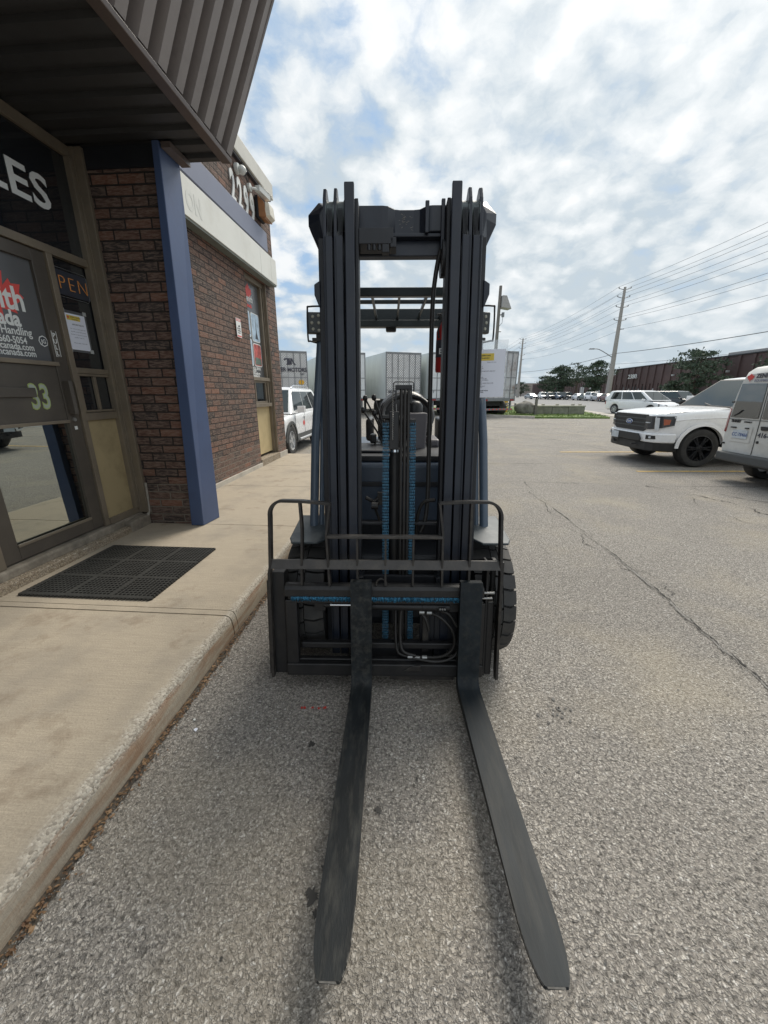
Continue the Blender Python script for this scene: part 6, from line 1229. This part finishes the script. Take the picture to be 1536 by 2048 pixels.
b = MB(); b.hexa([(.12,-.35,8.45),(1.0,-.30,8.35),(1.0,.45,8.35),(.12,.45,8.45),(.12,-.35,9.35),(.50,-.30,9.35),(.50,.45,9.35),(.12,.45,9.35)]); b.build('lamp_housing', 'farroof', lp_, bevel=.03)
b = MB(); b.cyl((.1,0,7.9),(.42,0,7.95),.05,8); b.cyl((.40,0,7.75),(.40,0,8.1),.12,12); b.tube([(.4,0,7.75),(.38,0,7.3),(.1,0,7.0)], .02, 6); b.cyl((0,0,6.6),(.35,0,6.6),.04,6); b.build('junction_fitting', 'galv', lp_)
b = MB(); b.box(-.18,.18,-.06,.0,0,.12); 
# ================================================================== UTILITY POLES + WIRES
GU = 'tall concrete utility poles along the far side of the road'
up = empty('utility_pole', (41.4, 75.0, 0), R(-4), 'near utility pole of pale concrete with a street lamp arm', 'utility pole', GU)
b = MB(); b.tube([(0,0,0),(0,0,18.9)], [.50,.20], 16); b.build('pole_shaft', 'pole', up, smooth=40)
ZW = [18.6, 17.3, 15.8, 13.7]
for z in ZW:
    b = MB(); b.tube([(-1.0,0,z+.12),(-.15,0,z-.1),(.15,0,z-.1),(1.0,0,z+.12)], .055, 8)
    for s in (1,-1): b.lathe([(.0001,0),(.11,.03),(.06,.10),(.11,.14),(.06,.2),(.0001,.24)], (s*1.0,0,z+.12), 'z', 10)
    b.build('insulator_arm', 'galv', up, smooth=40)
b = MB(); b.box(.1,.9,-.06,.06,12.25,12.37); b.build('crossarm', 'galv', up)
co_ = [o for o in kids(up)]
up2 = copy_tree(up); up2.location = (46.5, 141, 0); up2['label'] = 'distant utility pole standing left of the pine trees'
up0 = copy_tree(up); up0.location = (37.4, 9, 0); up0['label'] = 'utility pole outside the right edge of the picture carrying the wires'
b = MB(); b.tube(curve_pts([(-.2,0,7.6),(-1.4,0,8.3),(-2.8,0,9.0),(-3.7,0,9.1)]), .07, 8); sl_ = b.build('lamp_arm', 'galv', up, smooth=50)
b = MB(); b.hexa([(-4.6,-.15,9.0),(-3.6,-.15,9.0),(-3.6,.15,9.0),(-4.6,.15,9.0),(-4.4,-.1,9.2),(-3.6,-.1,9.2),(-3.6,.1,9.2),(-4.4,.1,9.2)]); b.build('lamp_head', 'galv', sl_, bevel=.03)
pX = [(37.4,9),(41.4,75),(46.5,141),(51.6,207)]
ws = []
for i, z in enumerate(ZW): ws += [(-1.0, z+.35), (1.0, z+.35)]
ws += [(.9, 12.4), (0.1, 8.3), (0.1, 6.5)]
names_ = ['first','second','third','fourth','fifth','sixth','seventh','eighth','ninth','tenth','eleventh']
for i, (dx_, z) in enumerate(ws):
    pts = []
    r_ = .021 if i != 9 else .045
    for (a, c) in zip(pX, pX[1:]):
        sag = 1.0 if z > 10 else .7
        for k in range(14):
            t = k/14; pts.append((a[0]+(c[0]-a[0])*t+dx_, a[1]+(c[1]-a[1])*t, z-4*sag*t*(1-t)))
    b = MB(); b.tube(pts, r_, 5); simple('overhead_wire', b, 'wire', (0,0,0), names_[i]+' overhead wire counted from the top at the near utility pole', 'wire', 'wires strung along the utility poles')

# ================================================================== FAR BUILDINGS
fb = empty('ribbed_warehouse', (57.5, 102, 0), -math.atan2(4.5, -45)*0, 'long brown ribbed warehouse numbered 2380 across the road', 'building')
ang = math.atan2(-45, -4.5)          # wall runs from the far corner towards the camera
ux = Vector((math.cos(ang), math.sin(ang), 0))
fb.rotation_euler = (0, 0, ang)      # local +x along the wall, +y to its left = away from the road
H_ = 7.0
b = MB(); b.box(0, 95, 0, 40, 0, H_); 
b.build('wall', 'farbrown', fb)
b = MB()
for k in range(0, 34): 
    x = .3+k*2.8; b.box(x, x+.55, -.22, 0, 0, H_-.1)
for k in range(0,32): b.box(1.2+3*k, 1.5+3*k, -.25, 0, 0, 3.4)
b.build('wall_rib', 'farbrown', fb); b = MB(); b.box(-.1,95.1,-.2,40,H_,H_+.14); b.build('parapet', 'fardark', fb)
b = MB()
for k in (5, 9.2, 13, 19, 22, 28, 34, 41): b.box(k, k+2.0, -.10, -.02, .1, 2.9)
b.build('dark_window', 'fardark', fb)
b = MB()
for k in (7.6, 11.8, 17.5, 21.2, 26): b.box(k, k+.5, -.16, -.02, .1, 2.4)
b.build('pale_door', 'farlight', fb)
text('house_number', '2380', 1.25, 'white', fb, (7.0, -.3, 4.65), '-y', .05, .02, sx=1.55)
for x0, x1, y0, y1, z1 in ((28,36,6,12,8.3),(4,18,14,20,7.9)): b = MB(); b.box(x0,x1,y0,y1,H_,z1); b.build('roof_unit', 'farroof', fb, bevel=.05)
b = MB()
for k in (10.5, 24, 38, 52): b.box(k,k+.4,-.5,-.15,4.6,4.9)
b.build('wall_light', 'farlight', fb)
fb2 = empty('low_brown_unit', (59.0, 108, 0), math.atan2(68, 5), 'farther brown ribbed industrial unit behind the pine trees', 'building')
b = MB(); b.box(0, 60, -40, 0, 0, 6.0); b.box(60, 68, -38, 0, 0, 5.0); b.build('wall', 'farbrown', fb2)
b = MB()
for k in range(45): b.box(k*1.5, k*1.5+.16, 0, .14, 0, 5.9 if k < 40 else 4.9)
b.build('wall_rib', 'farbrown', fb2); b = MB(); b.box(3,6,.02,.1,1.2,2.6); b.box(14,17,.02,.1,.2,3.2); b.box(9,10.2,.16,.2,1.9,3.0); b.build('pale_door', 'farlight', fb2)
fb3 = empty('beige_unit', (66, 190, 0), math.atan2(60, 5), 'small beige industrial unit far down the road', 'building'); b = MB(); b.box(0,60,-30,0,0,5.6); b.build('wall', 'farbeige', fb3); b = MB(); b.box(0,60.2,-30,.2,5.6,5.8); b.build('roof_edge', 'farroof', fb3)
# ================================================================== TREES
GTR = 'pine trees before the brown buildings across the road'
def pine(X, Y, H, Wd, label, pads=14, leaves=150, dens=1.7, lean=0.0, cut=.16, grp=GTR, ls=.46):
    t = empty('pine_tree', (X, Y, 0), 0, label, 'tree', grp); rnd = random.Random(int(X*7+Y))
    tr_ = MB(); top = (lean*H, 0, H*.96)
    tr_.tube([(0,0,0),(lean*H*.3,.05,H*.35),(lean*H*.7,-.05,H*.7),top], [.035*H*.8,.026*H*.8,.016*H*.8,.03], 8)
    cr_ = MB()
    for i in range(pads):
        f = cut+(1-cut)*(i+.5)/pads; z = H*f; a = i*2.4+rnd.uniform(-.4,.4); w2 = Wd*.5*(math.sin(math.pi*min(1,(1-f)*1.15+.10))**.7)*rnd.uniform(.55,1.1)
        cx2 = lean*H*f+math.cos(a)*w2*.62; cy2 = math.sin(a)*w2*.62; pw = w2*.62+.35; ph = pw*.24+.12
        tr_.tube([(lean*H*f*.9,0,z*.86),(cx2*.6+lean*H*f*.4,cy2*.6,z*.93),(cx2,cy2,z)], [.10,.07,.03], 5)
        sub = [(rnd.gauss(0,.5), rnd.gauss(0,.5), rnd.gauss(0,.35)) for _ in range(5)]
        for k in range(int(leaves*dens)):
            s_ = sub[k % 5]; x = cx2+(s_[0]+rnd.gauss(0,.30))*pw; y_ = cy2+(s_[1]+rnd.gauss(0,.30))*pw; z_ = z+(s_[2]+rnd.gauss(0,.33))*ph
            q = Vector((rnd.gauss(0,1),rnd.gauss(0,1),rnd.gauss(0,.6))).normalized(); r2 = q.orthogonal().normalized(); r2.rotate(Matrix.Rotation(rnd.uniform(0,6.3),3,q)); e = q.cross(r2); l = ls*rnd.uniform(.5,1.2); c_ = Vector((x,y_,z_))
            cr_.add([tuple(c_-r2*l*.5-e*l*.26), tuple(c_+r2*l*.5), tuple(c_-r2*l*.5+e*l*.26)], [(0,1,2)])
    tr_.build('trunk', 'bark', t, smooth=50); cr_.build('crown', 'pine', t, recalc=False); return t
def at(px_, D): return ((px_-768)/812*D, D)
pine(*at(1117,103), 7.6, 6.6, 'rounded dark pine, leftmost of the two tall ones by the low building', 16, 230)
pine(*at(1096,112), 5.8, 5.5, 'low spreading pine at the left foot of the rounded pine', 10, 170)
pine(*at(1186,94), 8.4, 6.6, 'broad layered pine immediately left of the near utility pole', 16, 210, lean=.02)
pine(*at(1152,107), 9.0, 3.0, 'thin sparse pine with a bare top between the two fuller pines', 10, 34, lean=-.02, cut=.45)
pine(*at(1385,64), 7.9, 6.6, 'large spreading pine before the numbered brown warehouse', 15, 150, lean=.03, cut=.2)
pine(*at(1346,72), 3.4, 3.6, 'low pine bush at the left foot of the large spreading pine', 8, 170)
pine(*at(1585,50), 7.6, 7.0, 'pine at the right edge of the picture above the van', 16, 240)
pine(*at(1042,165), 5.6, 6.5, 'small far dark tree beside the distant utility pole', 8, 160, ls=.4)

# text objects become plain meshes
dg = bpy.context.evaluated_depsgraph_get(); dg.update()
for o in [o for o in bpy.data.objects if o.type == 'FONT']:
    me = bpy.data.meshes.new_from_object(o.evaluated_get(dg)); nm = o.name; base = nm.split('.')[0]
    n = bpy.data.objects.new(base, me); COL.objects.link(n); n.parent = o.parent; n.matrix_local = o.matrix_local.copy()
    bpy.data.objects.remove(o)

def split_loose(o):
    bm = bmesh.new(); bm.from_mesh(o.data); bm.verts.ensure_lookup_table(); seen = set(); comps = []
    for v in bm.verts:
        if v.index in seen: continue
        st_ = [v]; seen.add(v.index); c = []
        while st_:
            a = st_.pop(); c.append(a.index)
            for e in a.link_edges:
                q = e.other_vert(a)
                if q.index not in seen: seen.add(q.index); st_.append(q)
        comps.append(set(c))
    bm.free()
    if len(comps) < 2: return
    me = o.data; V = [tuple(v.co) for v in me.vertices]; F = [tuple(p.vertices) for p in me.polygons]; sm = me.polygons[0].use_smooth if F else False
    for i, c in enumerate(comps):
        idx = {k: n for n, k in enumerate(sorted(c))}; m2 = bpy.data.meshes.new(me.name)
        m2.from_pydata([V[k] for k in sorted(c)], [], [tuple(idx[k] for k in f) for f in F if f[0] in c])
        for m_ in me.materials: m2.materials.append(m_)
        if sm: m2.polygons.foreach_set('use_smooth', [True]*len(m2.polygons)); m2.set_sharp_from_angle(angle=R(35))
        if i == 0: o.data = m2
        else:
            n = o.copy(); n.data = m2; COL.objects.link(n)
SPLIT = {'led_chip','photo_silhouette','backrest_frame','side_plate','backrest_upright','door_rail','shift_rod','tie_clamp','canopy_trim','tow_hook','pale_door','dark_window','wall_light','loose_stone','wall_base','photo_border','lower_cross_tie','landing_leg','plate_lamp','tape'}
for o in [o for o in bpy.data.objects if o.type == 'MESH' and o.name.split('.')[0] in SPLIT]:
    if o.name.split('.')[0] == 'lower_cross_tie' and 'lower_cross_tie.001' not in o.name: continue
    split_loose(o)
